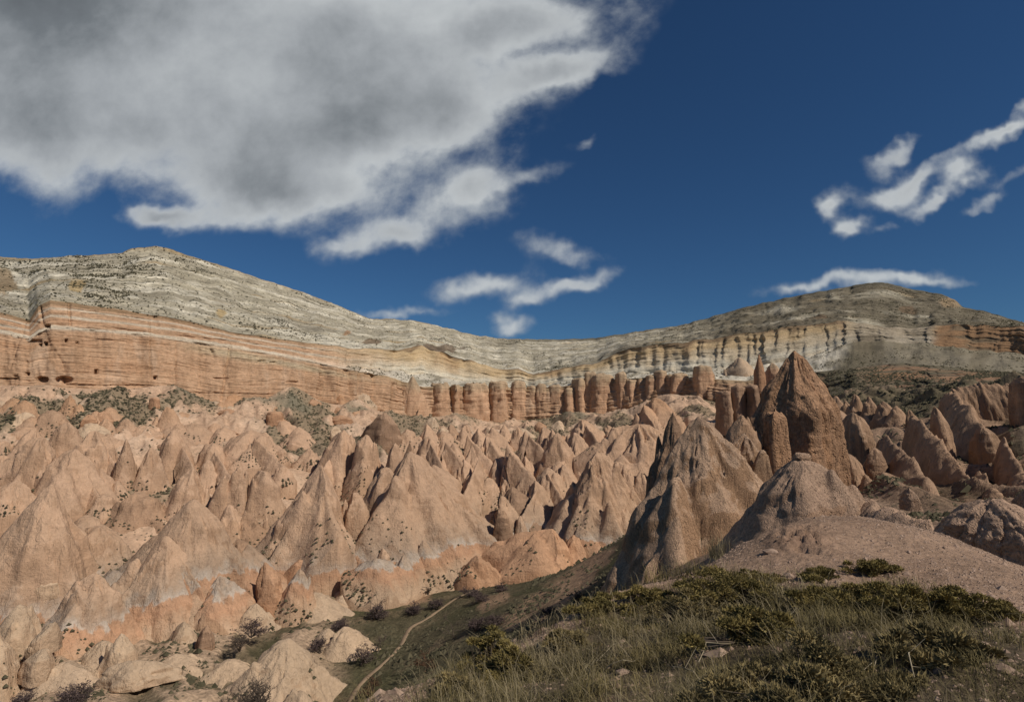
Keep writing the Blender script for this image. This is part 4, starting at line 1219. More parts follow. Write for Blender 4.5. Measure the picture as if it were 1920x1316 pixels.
# ---- pillars along the cliff foot: left, right, top, foot
PIL = [(756, 799, 710, 779, 'cone'), (804, 848, 716, 778), (843, 863, 723, 770), (868, 920, 713, 794), (910, 960, 714, 785), (955, 991, 718, 783), (986, 1012, 719, 785), (1004, 1031, 720, 784), (1024, 1057, 726, 790), (1054, 1082, 724, 785), (1071, 1101, 710, 785),
       (1093, 1120, 703, 778), (1105, 1152, 700, 785), (1152, 1180, 700, 778), (1173, 1193, 706, 756), (1206, 1230, 702, 746), (1226, 1250, 698, 742), (1247, 1263, 698, 739), (1258, 1290, 700, 742), (1293, 1316, 711, 743), (1299, 1337, 683, 742),
       (1304, 1321, 738, 772), (1319, 1333, 738, 771), (1330, 1349, 732, 764), (1268, 1302, 740, 778, 'dome'), (1345, 1372, 728, 790), (1368, 1398, 722, 800), (1395, 1425, 726, 800), (1420, 1450, 732, 800)]
for i, q in enumerate(PIL):
    l, r_, tp, bt = q[:4]
    xm = (l + r_) / 2
    dF = float(np.interp(xm, K_PX, F_D))
    if xm > 1340:
        dF = 215
    lab = 'banded orange pillar in the row along the foot of the cliff' if xm < 1200 else ('short banded orange pillar on the ledge right of the tall row' if xm < 1345 else 'dark fluted column in the cluster beside the brown tower')
    grp = 'rock pillars along the foot of the cliff' if xm < 1200 else ('short pillars on the ledge' if xm < 1345 else 'dark columns beside the tower')
    if xm < 1345:
        lab = ('broad ' if r_ - l > 38 else ('slim ' if r_ - l < 26 else '')) + ('tall ' if bt - tp > 72 else ('low ' if bt - tp < 45 else '')) + lab
    rock('hoodoo', xm + ((i * 13) % 7 - 3) * 1.2, tp + ((i * 29) % 11 - 5) * 1.1, l - 2.5, r_ + 2.5, bt, M_PILLAR if xm < 1345 else M_BROWN, lab, 'rock pillar', grp, q[4] if len(q) > 4 else 'pillar', d=dF + 4.5, kd=1.15, flutes=0.16, noise=0.07, bed=0.08, boxy=2.6, res=1.2, front=0.8)
rock('rock_spire', 1423, 664, 1410, 1436, 722, M_ORANGE, 'slim pointed pinnacle on the ledge left of the tower\'s tip', 'rock spire', prof='tower', d=240, kd=1.0)
rock('rock_block', 1447, 680, 1430, 1470, 725, M_PILLAR, 'stubby two-peaked rock between the slim pinnacle and the tower', 'rock block', prof='tower', d=245, kd=1.0, flutes=0.3)
rock('rock_cone', 1385, 670, 1366, 1410, 702, M_CREAM, 'cream cone against the banded upper cliff', 'rock cone', prof='dome', d=330, kd=1.0)

# ---- the big rocks at the right
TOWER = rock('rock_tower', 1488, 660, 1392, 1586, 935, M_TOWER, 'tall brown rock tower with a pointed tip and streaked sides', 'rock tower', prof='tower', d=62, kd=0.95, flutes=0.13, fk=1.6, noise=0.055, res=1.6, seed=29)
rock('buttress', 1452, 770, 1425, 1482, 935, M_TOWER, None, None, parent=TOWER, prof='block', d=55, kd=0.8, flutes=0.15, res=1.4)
HUGE = rock('rock_cone', 1312, 780, 1146, 1478, 1118, M_GREY, 'huge rough grey-brown cone with a blunt top and shaded flank', 'rock cone', prof='cone', d=45, kd=0.75, flutes=0.11, fk=1.3, noise=0.055, res=1.6, seed=61, scarp=0.04, lobes=1, spurs=2)
rock('shoulder', 1398, 812, 1318, 1458, 1010, M_GREY, None, None, parent=HUGE, prof='egg', d=46, kd=0.9, flutes=0.16, noise=0.05, res=1.5)
rock('rock_ridge', 1262, 772, 1178, 1330, 1030, BR, 'dark jagged ridge behind the huge rough cone\'s flank', 'rock ridge', prof='teepee', d=53, kd=0.6, flutes=0.3, fk=2.4, noise=0.08, res=1.3)
rock('rock_outcrop', 1432, 842, 1385, 1456, 985, M_GREY, 'knobbly shoulder between the huge cone and the tower', 'outcrop', prof='egg', d=44, kd=0.7, flutes=0.2, noise=0.09)
PINKISH = rock('rock_cone', 1500, 858, 1396, 1650, 1010, M_FRONT, 'smooth pinkish cone with a small crag on top, in front of the tower', 'rock cone', prof='cone', d=29, kd=0.75, spurs=1, lobes=2, flutes=0.06, noise=0.03, res=1.6, seed=77)
rock('crag', 1498, 848, 1482, 1520, 885, M_FRONT, None, None, parent=PINKISH, prof='block', d=29.2, kd=0.9, flutes=0.35, noise=0.14)
rock('rock_slab', 1392, 778, 1358, 1412, 835, M_SLAB, 'tilted pale slab behind the huge rough cone\'s top', 'rock slab', prof='dome', d=56, kd=0.8, boxy=3)
rock('rock_block', 1600, 772, 1568, 1634, 880, M_SLAB, 'rounded rock with small worn holes right of the tower', 'rock block', prof='egg', d=78, kd=0.9, flutes=0.2)
rock('rock_block', 1640, 838, 1612, 1674, 905, M_BROWN, 'brown rock wedged below the long slanting slab', 'rock block', prof='egg', d=66, kd=0.8)
rock('rock_mound', 1655, 884, 1626, 1712, 932, M_SLAB, 'low rounded rock at the foot of the long slanting slab', 'rock mound', prof='egg', d=60, kd=0.8)
rock('rock_cone', 1590, 850, 1570, 1640, 925, M_SLAB, 'pale flank running down beside the tower\'s sunlit side', 'rock cone', prof='cone', d=66, kd=0.7)


def fin(name, x0, y0, d0, x1, y1, d1, wid, drop, mat, label, cat='rock slab', seed=1, hump=0.0, nl=110, nw=44, sharp=False, group=None):
    """a long slanting rib of rock from (x0,y0) down to (x1,y1) with a rounded back"""
    a, b = P(x0, y0, d0), P(x1, y1, d1)
    t = np.linspace(-0.04, 1.04, nl)[:, None]
    w = np.linspace(-1, 1, nw)[None, :]
    ax = a[None, None] + (b - a)[None, None] * t[..., None]
    h = b - a
    side = np.array((h[1], -h[0], 0.0))
    side /= np.linalg.norm(side)
    tc = np.clip(t, 0, 1)
    ws = wid * (0.35 + 0.65 * np.sin(np.clip(tc * 1.25, 0, 1) * math.pi / 2)) * (1 - 0.45 * sstep(tc, 0.7, 1.0))
    endz = (1 - sstep(t, -0.04, 0.06)) * drop * 0.9
    n = fbm(tc * 6 + seed, w * 1.5, seed, 4, seed)
    n2 = ridged(tc * 9 + seed, w * 1.2, seed, 3, seed + 2) - 0.5
    n3 = fbm(tc * 26 + seed, w * 5, seed, 3, seed + 3)
    skew = 0.35 * fbm(tc * 3 + seed, 0, 2.0, 2, seed + 6)
    ox = (np.sign(w) * np.abs(w) ** 0.85 + skew * (1 - np.abs(w))) * ws * (1 + 0.35 * n)
    ox = np.where(w < 0, ox * 0.55, ox)
    if sharp:
        ox = (w + 0.3 * skew) * ws * (1 + 0.3 * n)
        n2 = ridged(tc * 11 + seed + 0.8 * np.abs(w), w * 0.5, seed, 3, seed + 2) - 0.5
    oz = -(np.abs(w) ** 1.02 if sharp else np.where(w < 0, np.abs(w) ** 0.8, np.abs(w) ** 1.5)) * drop * (0.55 + 0.45 * sstep(tc, 0, 0.3)) * (1 + 0.25 * n + (0.55 if sharp else 0.2) * n2 * np.abs(w)) - endz + n3 * 0.1 * wid
    crest = fbm(tc * 5 + seed, 0, 0, 4, seed + 4, 0.6) * wid * 0.24 + hump * np.sin(tc * math.pi)
    v = ax + side * ox[..., None]
    v[..., 2] += oz + crest + n * 0.18 * wid
    me = make_mesh(name, v.reshape(-1, 3), grid_faces(nl, nw))
    return add(name, me, mat, None, label, cat, group)


fin('rock_slab', 1655, 812, 76, 1815, 985, 46, 5.0, 9.0, M_SLAB, 'long slanting slab of pink rock with a rounded head', seed=3, hump=0.8)
fin('rock_slab', 1706, 772, 92, 1822, 895, 72, 4.2, 8.0, M_SLAB, 'second slanting slab with a pointed head, above the long one', seed=5, hump=0.5)
rock('rock_spire', 1704, 768, 1693, 1720, 820, M_SLAB, 'little tooth at the head of the second slanting slab', 'rock spire', prof='tower', d=93, kd=0.9)
rock('rock_cone', 1752, 762, 1737, 1782, 836, M_SLAB, 'upright leaf-shaped rock between the slabs and the folded ridge', 'rock cone', prof='egg', d=94, kd=0.7, lean=(0.1, 0))
fin('rock_ridge', 1772, 728, 118, 1990, 722, 112, 9.0, 14.0, M_SLAB, 'folded pink ridge with a level crest below the dark hillside', 'rock ridge', seed=8, hump=0.5)
fin('rock_spur', 1772, 735, 114, 1868, 835, 92, 6.0, 10.0, M_SLAB, 'drooping lobe hanging from the folded ridge', 'rock spur', seed=11, hump=2.5)
rock('rock_outcrop', 1842, 800, 1822, 1884, 865, M_SLAB, 'bulbous end of the drooping lobe', 'outcrop', prof='egg', d=90, kd=0.9)
fin('rock_ridge', 1880, 812, 84, 1960, 960, 60, 4.5, 9.0, M_BROWN, 'dark brown rib beyond the bulbous lobe', 'rock ridge', seed=13)
rock('rock_block', 1925, 705, 1898, 1990, 860, M_BROWN, 'shadowy rock wall beyond the folded ridge', 'rock block', prof='block', d=98, kd=0.8)
rock('rock_dome', 1858, 935, 1772, 1990, 1062, M_FRONT, 'rounded brown dome behind the gravel hilltop', 'rock dome', prof='egg', d=19, kd=0.9, flutes=0.14, noise=0.06, res=1.3)
rock('rock_outcrop', 1948, 905, 1900, 2010, 1000, M_FRONT, 'dark knob beyond the rounded brown dome', 'outcrop', prof='egg', d=24, kd=0.9)
fin('rock_ridge', 1600, 938, 30, 1765, 1000, 22, 3.2, 4.0, M_FRONT, 'low brown ridge between the pinkish cone and the rounded dome', 'rock ridge', seed=17, hump=0.3)
rock('rock_outcrop', 1704, 915, 1690, 1722, 945, M_FRONT, 'small dark knob on the low brown ridge', 'outcrop', prof='egg', d=27, kd=1.0, noise=0.12)
for i, (ax, ay, lx, rx, by) in enumerate([(1566, 742, 1550, 1585, 785), (1585, 750, 1572, 1602, 785), (1602, 738, 1588, 1622, 790), (1628, 742, 1612, 1652, 795), (1655, 752, 1640, 1680, 795), (1680, 760, 1664, 1700, 790), (1572, 768, 1556, 1600, 815), (1540, 755, 1525, 1560, 810)]):
    rock('rock_cone', ax, ay, lx, rx, by, M_SLAB if i % 3 else M_BROWN, 'little dim cone in the group behind the tower\'s sunlit side', 'rock cone', 'little cones behind the tower', 'teepee' if i % 2 else 'dome', d=150 - i * 4, kd=1.0)

fin('rock_ridge', 1690, 900, 62, 1790, 988, 42, 3.0, 5.0, M_SLAB, 'low pink rib running out below the long slanting slab', 'rock ridge', seed=21)
fin('rock_ridge', 1600, 852, 72, 1668, 938, 58, 3.4, 6.0, M_SLAB, 'short pale rib sloping down from the rock with worn holes', 'rock ridge', seed=25)
fin('rock_ridge', 1830, 880, 76, 1960, 985, 48, 4.0, 6.0, M_SLAB, 'broad low rib falling past the dark brown rib', 'rock ridge', seed=27)
# sharp crests that tie the cones of the badlands together, running downhill
RID = [(832, 818, 905, 912), (872, 806, 960, 905), (915, 818, 992, 915), (952, 836, 1042, 938), (988, 806, 1068, 890), (1048, 814, 1104, 915), (1024, 878, 1075, 968), (1096, 788, 1156, 872), (1126, 850, 1190, 965), (1100, 880, 1060, 985), (1192, 796, 1248, 905), (1160, 812, 1212, 900),
       (690, 818, 742, 915), (648, 808, 596, 892), (742, 832, 722, 960), (806, 820, 852, 915), (474, 812, 540, 880), (400, 838, 440, 905), (328, 810, 372, 890), (240, 826, 226, 905), (178, 810, 240, 900), (80, 822, 40, 925), (144, 844, 196, 945), (365, 880, 330, 965), (606, 876, 560, 1010), (770, 850, 700, 1000), (772, 850, 880, 1000), (364, 940, 262, 1100), (100, 910, 20, 1060), (493, 884, 545, 975), (454, 876, 428, 970), (900, 850, 860, 950), (1205, 762, 1262, 840), (1010, 905, 960, 1000)]
for i, (x0, y0, x1, y1) in enumerate(RID):
    L_ = math.hypot(x1 - x0, y1 - y0)
    da = slope_depth(x0, y0 + 0.75 * L_) + L_ * 0.055
    db = slope_depth(x1, y1 + 14)
    right_ = x1 > x0
    lab = ('long' if L_ > 120 else 'short') + ' sharp pale crest running downhill ' + ('in the badlands under the rock pillars' if x0 > 820 else ('beside the curtain-fluted central cone' if x0 > 595 else 'among the cones on the slope below the orange cliff'))
    sc_ = 0.5 * (da + db) / F
    fin('rock_ridge', x0, y0 + 4, da, x1, y1, min(db, da - 3), L_ * 0.24 * sc_, L_ * 0.42 * sc_, T, lab, 'rock ridge', 30 + i, 0.0, 44, 26, True, 'crests between the cones')
# flat slab boulder lying on its broken ledge
rock('boulder', 246, 1238, 193, 291, 1290, M_CREAM, 'big flat-bottomed slab boulder resting beside the brown-faced rock', 'boulder', prof='egg', d=87, kd=0.6, flutes=0.12, skirt=0.1)


# ------------------------------------------------------------------ scrub too small to count
def blobs(name, pts, sizes, mat, label, parent=None, flat=0.7, kind='stuff', cat=None):
    n = len(pts)
    base = np.array([(1, 0, -0.4), (0, 1, -0.4), (-1, 0, -0.4), (0, -1, -0.4), (0.1, 0.1, 0.9)], float)
    fc = np.array([(0, 1, 4), (1, 2, 4), (2, 3, 4), (3, 0, 4)])
    j = 1 + 0.8 * (rng.random((n, 5, 1)) - 0.5)
    an = rng.random(n) * 6.28
    ca, sa = np.cos(an)[:, None], np.sin(an)[:, None]
    v = base[None] * j * sizes[:, None, None]
    v[..., 2] *= flat
    vx = v[..., 0] * ca - v[..., 1] * sa
    vy = v[..., 0] * sa + v[..., 1] * ca
    v = np.stack([vx * 1.2, vy, v[..., 2]], -1) + pts[:, None, :]
    f = (fc[None] + 5 * np.arange(n)[:, None, None]).reshape(-1, 3)
    me = make_mesh(name, v.reshape(-1, 3), f, False)
    return add(name, me, mat, parent, label, cat, None, kind)


def pick(v, prob, n):
    p = prob.ravel().astype(float)
    p = p / p.sum()
    idx = rng.choice(p.size, n, p=p)
    return v.reshape(-1, 3)[idx] + (rng.random((n, 3)) - 0.5) * np.array((1.2, 1.2, 0.1))


ph = (0.06 + sstep(fbm(hl[..., 0] * 0.02, hl[..., 1] * 0.02, 0, 3, 160), 0.0, 0.3) * sstep(fbm(AR * 0.05, 1.0, SH * 0.5, 3, 161), -0.1, 0.15)) * (th > 0.02)
pts = pick(hl, ph * (PX > -60) * (PX < 1990), 20000)
blobs('hill_scrub', pts, rng.uniform(0.2, 0.62, len(pts)), M_SCRUB, 'low dark scrub dotted over the pale hill')
ps = (0.06 + SLOPE_GREEN) * (1.0 + 0.8 * (ts < 1.0))
ps = np.concatenate([ps]) * (PX > -60) * (PX < 1990) * (ts < 1.98) * (ts > 0.02)
pts = pick(sl_, ps, 24000)
blobs('slope_scrub', pts, rng.uniform(0.15, 0.7, len(pts)), M_SCRUB, 'dark scrub scattered between the cones')
pv_ = (0.3 + sstep(fbm(vg[..., 0] * 0.08, vg[..., 1] * 0.08, 3, 3, 170), 0.0, 0.3)) * (vg[..., 1] > 26) * (gx > -60) * (gx < 1990) * np.where(gx > 1210, np.where(gx > 1580, 0.8, 0.3) * (gy < 975), 1.0)
pts = pick(vg, pv_ ** 1.6, 24000)
blobs('valley_scrub', pts, np.exp(rng.normal(math.log(0.17), 0.55, len(pts))) * np.clip(pts[:, 1] / 80, 0.5, 1.3), M_SCRUB, 'low tufts and scrub over the valley floor and banks')
pc = (((tt > 1.0) & (tt < 2.0)) * 0.8 + right * low) * sstep(fbm(cl[..., 0] * 0.03, cl[..., 1] * 0.03, 1.0, 3, 175), -0.2, 0.15) * (PX > 650) * (PX < 1960)
pts = pick(cl, pc, 7000)
blobs('ledge_scrub', pts, rng.uniform(0.2, 0.7, len(pts)), M_SCRUB, 'dark scrub on the ledges and the open slope beside the cliffs')
blobs('cone_scrub', CONE_SITES + np.array((0, -0.1, 0.05)), rng.uniform(0.1, 0.42, len(CONE_SITES)), M_SCRUB, 'little dark shrubs rooted in the gullies of the cones')
# pale rubble under the pillars
pr = ((ts < 0.25) & (ts > 0.01)) * np.exp(-((PX - 850) / 60) ** 2) + 0.1 * ((ts < 0.12) & (ts > 0.01)) * (PX > 400) * (PX < 1200)
pts = pick(sl_, pr, 1500)
blobs('rubble', pts, rng.uniform(0.15, 0.6, len(pts)), M_CREAM, 'pale rubble lying under the rock pillars')


# ------------------------------------------------------------------ bare trees and bushes of the valley
def tubes(segs, ns=3):
    V, Fc = [], []
    for (p, q, r0, r1) in segs:
        p = np.asarray(p)
        q = np.asarray(q)
        ax = q - p
        L = np.linalg.norm(ax)
        if L < 1e-6:
            continue
        ax = ax / L
        s = np.cross(ax, (0.3, 0.9, 0.31))
        s /= np.linalg.norm(s) + 1e-9
        b = np.cross(ax, s)
        k0 = len(V)
        for k_ in range(ns):
            a = 2 * math.pi * k_ / ns
            o = math.cos(a) * s + math.sin(a) * b
            V.append(p + o * r0)
        for k_ in range(ns):
            a = 2 * math.pi * k_ / ns
            o = math.cos(a) * s + math.sin(a) * b
            V.append(q + o * r1)
        for k_ in range(ns):
            k2 = (k_ + 1) % ns
            Fc.append((k0 + k_, k0 + k2, k0 + ns + k2, k0 + ns + k_))
    return np.array(V), np.array(Fc)


def bare_tree(h, w, rs, stems=1, depth=4, r0=None, up=0.75):
    """wood of a leafless tree or bush: (thick segments, thin segments)"""
    r0 = r0 or h * 0.03
    thick, thin = [], []

    def grow(p, dirv, L, r, lev):
        mid_ = p + dirv * L * 0.5 + rs.normal(0, 0.05 * L, 3)
        end = p + dirv * L + rs.normal(0, 0.06 * L, 3)
        (thick if lev < 2 else thin).append((p, mid_, r, r * 0.85))
        (thick if lev < 2 else thin).append((mid_, end, r * 0.85, r * 0.65))
        if lev >= depth:
            return
        nb = 3 if lev < 2 else int(rs.integers(2, 4))
        for _ in range(nb):
            dv = dirv * up + rs.normal(0, 0.55, 3) * np.array((w, w, 0.8))
            dv[2] = abs(dv[2]) * 0.8 + 0.08
            dv /= np.linalg.norm(dv)
            grow(end if rs.random() < 0.6 else mid_, dv, L * rs.uniform(0.6, 0.85), r * 0.58, lev + 1)

    for s in range(stems):
        dv = np.array((rs.normal(0, 0.12 if stems == 1 else 0.6), rs.normal(0, 0.12 if stems == 1 else 0.6), 1.0))
        dv /= np.linalg.norm(dv)
        grow(np.array((rs.normal(0, 0.03 * h), rs.normal(0, 0.03 * h), -0.1 * h)), dv, h * (0.38 if stems == 1 else 0.33), r0, 0)
    return thick, thin


def specks(pts, size, rs):
    """tiny buds and twig ends as small triangles"""
    n = len(pts)
    v = pts[:, None, :] + rs.normal(0, size, (n, 3, 3))
    return v.reshape(-1, 3), np.arange(n * 3).reshape(-1, 3)


def plant_tree(name, px, py, d, h, label, cat, seed, stems=1, mat=None, twig=None, depth=4, wide=1.0, bud=0, group=None, z=None):
    rs = np.random.default_rng(seed)
    b = P(px, py, d)
    zb = ground_z(b[0], b[1]) + 0.05 if z is None else z
    e = add(name, None, None, None, label, cat, group)
    e.location = (b[0], b[1], zb)
    thick, thin = bare_tree(h, wide, rs, stems, depth)
    V, Fc = tubes(thick, 4)
    add('trunk', make_mesh('trunk', V, Fc), mat or M_TWIG, e)
    thin2 = [(p, q, max(a, 0.0009 * d * 0.35), max(c_, 0.0009 * d * 0.25)) for p, q, a, c_ in thin]
    V, Fc = tubes(thin2, 3)
    cr = add('crown', make_mesh('crown', V, Fc), twig or mat or M_TWIG, e)
    if bud:
        ends = np.array([q for p, q, a, c_ in thin])
        pk_ = ends[rs.integers(0, len(ends), bud)] + rs.normal(0, 0.06 * h, (bud, 3))
        V, Fc = specks(pk_, 0.02 * h + 0.02, rs)
        add('buds', make_mesh('buds', V, Fc, False), twig or M_BLOSSOM, cr, kind='stuff')
    return e


def dist_on_ground(px, py, lo=20, hi=168):
    """march down the pixel's ray to the valley ground"""
    for d in np.linspace(lo, hi, 600):
        q = P(px, py, d)
        if q[2] < ground_z(q[0], q[1]) + 0.1:
            return d
    return -42.0 / slope_of(py)


VT = [  # px, foot py, height px, stems, kind, label
    (706, 1158, 30, 7, 'blossom', 'round purple-budded bush at the foot of the cream bank'),
    (710, 1222, 48, 1, 'bare', 'slender leafless tree left of the footpath'),
    (852, 1194, 46, 1, 'bare', 'leafless tree with a straight trunk right of the footpath'),
    (802, 1252, 34, 2, 'red', 'small reddish leafless bush beside the footpath\'s bend'),
    (892, 1178, 26, 9, 'purple', 'long low purple-brown thicket right of the straight-trunked tree'),
    (925, 1172, 24, 8, 'purple', 'dark thicket on the bank below the bare tracks'),
    (680, 1240, 34, 3, 'purple', 'dark leafless bush at the tip of the cream hummock'),
    (635, 1182, 24, 5, 'blossom', 'purple-budded bush on the crest above the cream cone'),
    (470, 1190, 34, 6, 'purple', 'purple-brown bush in the gap below the split rock'),
    (450, 1215, 34, 6, 'bare', 'grey leafless bush on the grassy ledge below the split rock'),
    (880, 1118, 22, 6, 'purple', 'dark bush where the footpath meets the mounds'),
    (905, 1128, 22, 7, 'purple', 'rounded purple-brown bush on the grass near the mounds'),
    (940, 1108, 16, 5, 'blossom', 'pale purple bush on the grass under the low orange ridge'),
    (775, 1150, 22, 8, 'purple', 'wide dark bush in the grass left of the footpath\'s far part'),
    (800, 1118, 24, 3, 'bare', 'leafless bush against the whitish grooved mound'),
    (1030, 1158, 24, 6, 'purple', 'purple-brown bush at the lower end of the bare tracks'),
    (1080, 1130, 22, 5, 'red', 'reddish bush under the huge cone\'s shaded flank'),
    (700, 1300, 30, 5, 'red', 'reddish scrub bush at the footpath\'s near end'),
    (600, 1222, 26, 5, 'purple', 'dark bush between the two cream hummocks'),
    (820, 1140, 20, 6, 'purple', 'flat dark bush by the footpath in the valley\'s middle'),
    (520, 1145, 18, 4, 'purple', 'small dark bush at the foot of the upright split rock'),
    (140, 1318, 40, 8, 'blossom', 'purple-budded bush below the flat slab boulder'),
    (40, 1322, 30, 7, 'blossom', 'purple-grey bush on the pale ground below the smooth flank'),
]
for i, (px, py, hp, stems, kind, lab) in enumerate(VT):
    d = dist_on_ground(px, py)
    h = hp / F * d
    twig = {'blossom': M_BLOSSOM, 'bare': M_TWIG, 'red': M_REDTWIG, 'purple': M_BLOSSOM}[kind]
    plant_tree('bare_tree' if stems == 1 else 'bush', px, py, d, h * (1.0 if stems == 1 else 1.25), lab, 'tree' if stems == 1 else 'bush', 500 + i, stems, M_TWIG, twig, 4, 1.0 if stems < 4 else 1.7,
               {'blossom': 900, 'bare': 0, 'red': 250, 'purple': 500}[kind])
# the nearer leafless bush that rises from below the frame, on the near bank
plant_tree('bush', 478, 1330, 46, 3.6, 'large leafless grey bush in front of the cream cone', 'bush', 777, 9, M_TWIG, M_TWIG, 5, 0.9, 0, None, P(478, 1345, 46)[2])


# ------------------------------------------------------------------ foreground plants, grass and stones
def near_hit(px, py):
    """march down the pixel's ray to the near hilltop"""
    ds_ = np.linspace(2.0, 11.5, 500)
    q = np.array([P(px, py, d) for d in ds_])
    zz_ = near_z(q[:, 0], q[:, 1])
    below = np.nonzero(q[:, 2] < zz_)[0]
    return q[below[0]] if len(below) else q[-1]


def cushion(px, py, wpx, hpx, label, seed, mat=M_LEAF, n=5200, name='cushion_bush', tall=1.0):
    """a low spiny bush: stems from one root, needle tufts over an uneven dome"""
    rs = np.random.default_rng(seed)
    b = near_hit(px, py)
    sc = b[1] / F
    w = wpx * sc / 2 * 1.12
    h = hpx * sc * 0.92 * tall
    e = add(name, None, None, None, label, 'bush')
    e.location = tuple(b)
    # lobes make the outline uneven
    nl = 28
    n = int(n * 1.5)
    lobes = np.stack([rs.normal(0, 0.5, nl) * w, rs.normal(0, 0.42, nl) * w * 0.8, rs.uniform(0.05, 0.75, nl) * h], -1)
    lobes[:, 2] *= np.clip(1.15 - (lobes[:, 0] / w) ** 2 * 0.6, 0.3, 1)
    lr = rs.uniform(0.14, 0.30, nl) * w
    segs = []
    tips = []
    for i in range(nl):
        for j in range(5):
            tip = lobes[i] + rs.normal(0, 0.5, 3) * lr[i] * np.array((1, 1, 0.6))
            tip[2] = max(tip[2], 0.03)
            mid_ = tip * 0.5 + rs.normal(0, 0.06, 3) * w + np.array((0, 0, -0.06 * h))
            segs.append((np.array((rs.normal(0, 0.04), rs.normal(0, 0.04), -0.03)), mid_, 0.007, 0.005))
            segs.append((mid_, tip, 0.005, 0.002))
            tips.append(tip)
    V, Fc = tubes(segs, 3)
    add('stem', make_mesh('stem', V, Fc), M_TWIG, e)
    # needle tufts
    tips = np.array(tips)
    k_ = rs.integers(0, nl, n)
    u_ = rs.normal(0, 1, (n, 3))
    u_ /= np.linalg.norm(u_, axis=1)[:, None]
    u_[:, 2] = np.abs(u_[:, 2]) * 0.9 - 0.15
    cen = lobes[k_] + u_ * (lr[k_] * rs.uniform(0.45, 1.08, n))[:, None] * np.array((1, 1, 0.62))
    gz = near_z(b[0] + cen[:, 0], b[1] + cen[:, 1]) - b[2]
    cen[:, 2] = np.maximum(cen[:, 2], gz + 0.01)
    L = rs.uniform(0.012, 0.030, n)
    dv = u_ + rs.normal(0, 0.6, (n, 3)) + np.array((0, 0, 0.5))
    dv /= np.linalg.norm(dv, axis=1)[:, None]
    sd = np.cross(dv, rs.normal(0, 1, (n, 3)))
    sd /= np.linalg.norm(sd, axis=1)[:, None] + 1e-9
    wd_ = (L * 0.22)[:, None]
    q0 = cen - sd * wd_
    q1 = cen + sd * wd_
    q2 = cen + dv * L[:, None]
    sd2 = np.cross(dv, sd)
    q3 = cen + dv * (L * 0.25)[:, None] - sd2 * wd_ * 1.3
    q4 = cen + dv * (L * 0.25)[:, None] + sd2 * wd_ * 1.3
    q5 = q2 + dv * (L * 0.35)[:, None]
    v = np.stack([q0, q1, q2, q3, q4, q5], 1).reshape(-1, 3)
    f = np.arange(n * 6).reshape(-1, 3)
    add('foliage', make_mesh('foliage', v, f, False), mat, e)
    return e


BUSH = [
    (1350, 1128, 190, 62, 'wide yellow-green cushion bush on the brow, with a dark hollow under it', M_LEAF, 9000),
    (1300, 1165, 130, 55, 'shaded wiry bush in front of the wide yellow-green cushion', M_LEAF2, 5000),
    (1420, 1195, 150, 60, 'ragged yellow-green bush in the grass below the wide cushion', M_LEAF, 6500),
    (1565, 1150, 130, 60, 'yellow-green cushion bush below the rough gravel knob', M_LEAF, 7000),
    (1690, 1160, 150, 78, 'large olive cushion bush at the edge of the gravel', M_LEAF, 9000),
    (1800, 1165, 120, 60, 'olive cushion bush touching the large one at the gravel\'s edge', M_LEAF, 6000),
    (1640, 1074, 80, 26, 'low green tuft alone on the bare gravel', M_LEAF, 3000),
    (1545, 1085, 60, 22, 'small flat green tuft between the gravel knob and the bushes', M_LEAF, 2200),
    (1420, 1092, 70, 24, 'small green tuft on the gravel above the wide cushion', M_LEAF, 2500),
    (1882, 1160, 60, 36, 'bright little tuft at the foot of the gravel slope', M_LEAF, 2500),
    (1510, 1310, 250, 100, 'dark twiggy bush with a black stem in the grass', M_LEAF2, 9000),
    (917, 1252, 70, 88, 'upright olive shrub standing on the brow above the valley', M_LEAF, 6000),
    (962, 1268, 90, 60, 'spreading olive shrub below the upright one', M_LEAF, 6000),
    (1130, 1150, 90, 40, 'yellowish bush on the brow under the shaded cone flank', M_LEAF, 5000),
    (1210, 1128, 80, 30, 'low yellowish bush beside a bare gravel strip', M_LEAF, 4500),
    (1060, 1215, 80, 36, 'grey-green bush below the gravel strip on the brow', M_LEAF2, 4500),
    (850, 1305, 80, 36, 'low olive bush beside the pale gravel edge', M_LEAF2, 4000),
    (1760, 1235, 150, 50, 'dark low bush in shade below the large olive cushion', M_LEAF2, 5000),
]
for i, (px, py, w_, h_, lab, mt, n) in enumerate(BUSH):
    cushion(px, py, w_, h_, lab, 900 + i, mt, n)


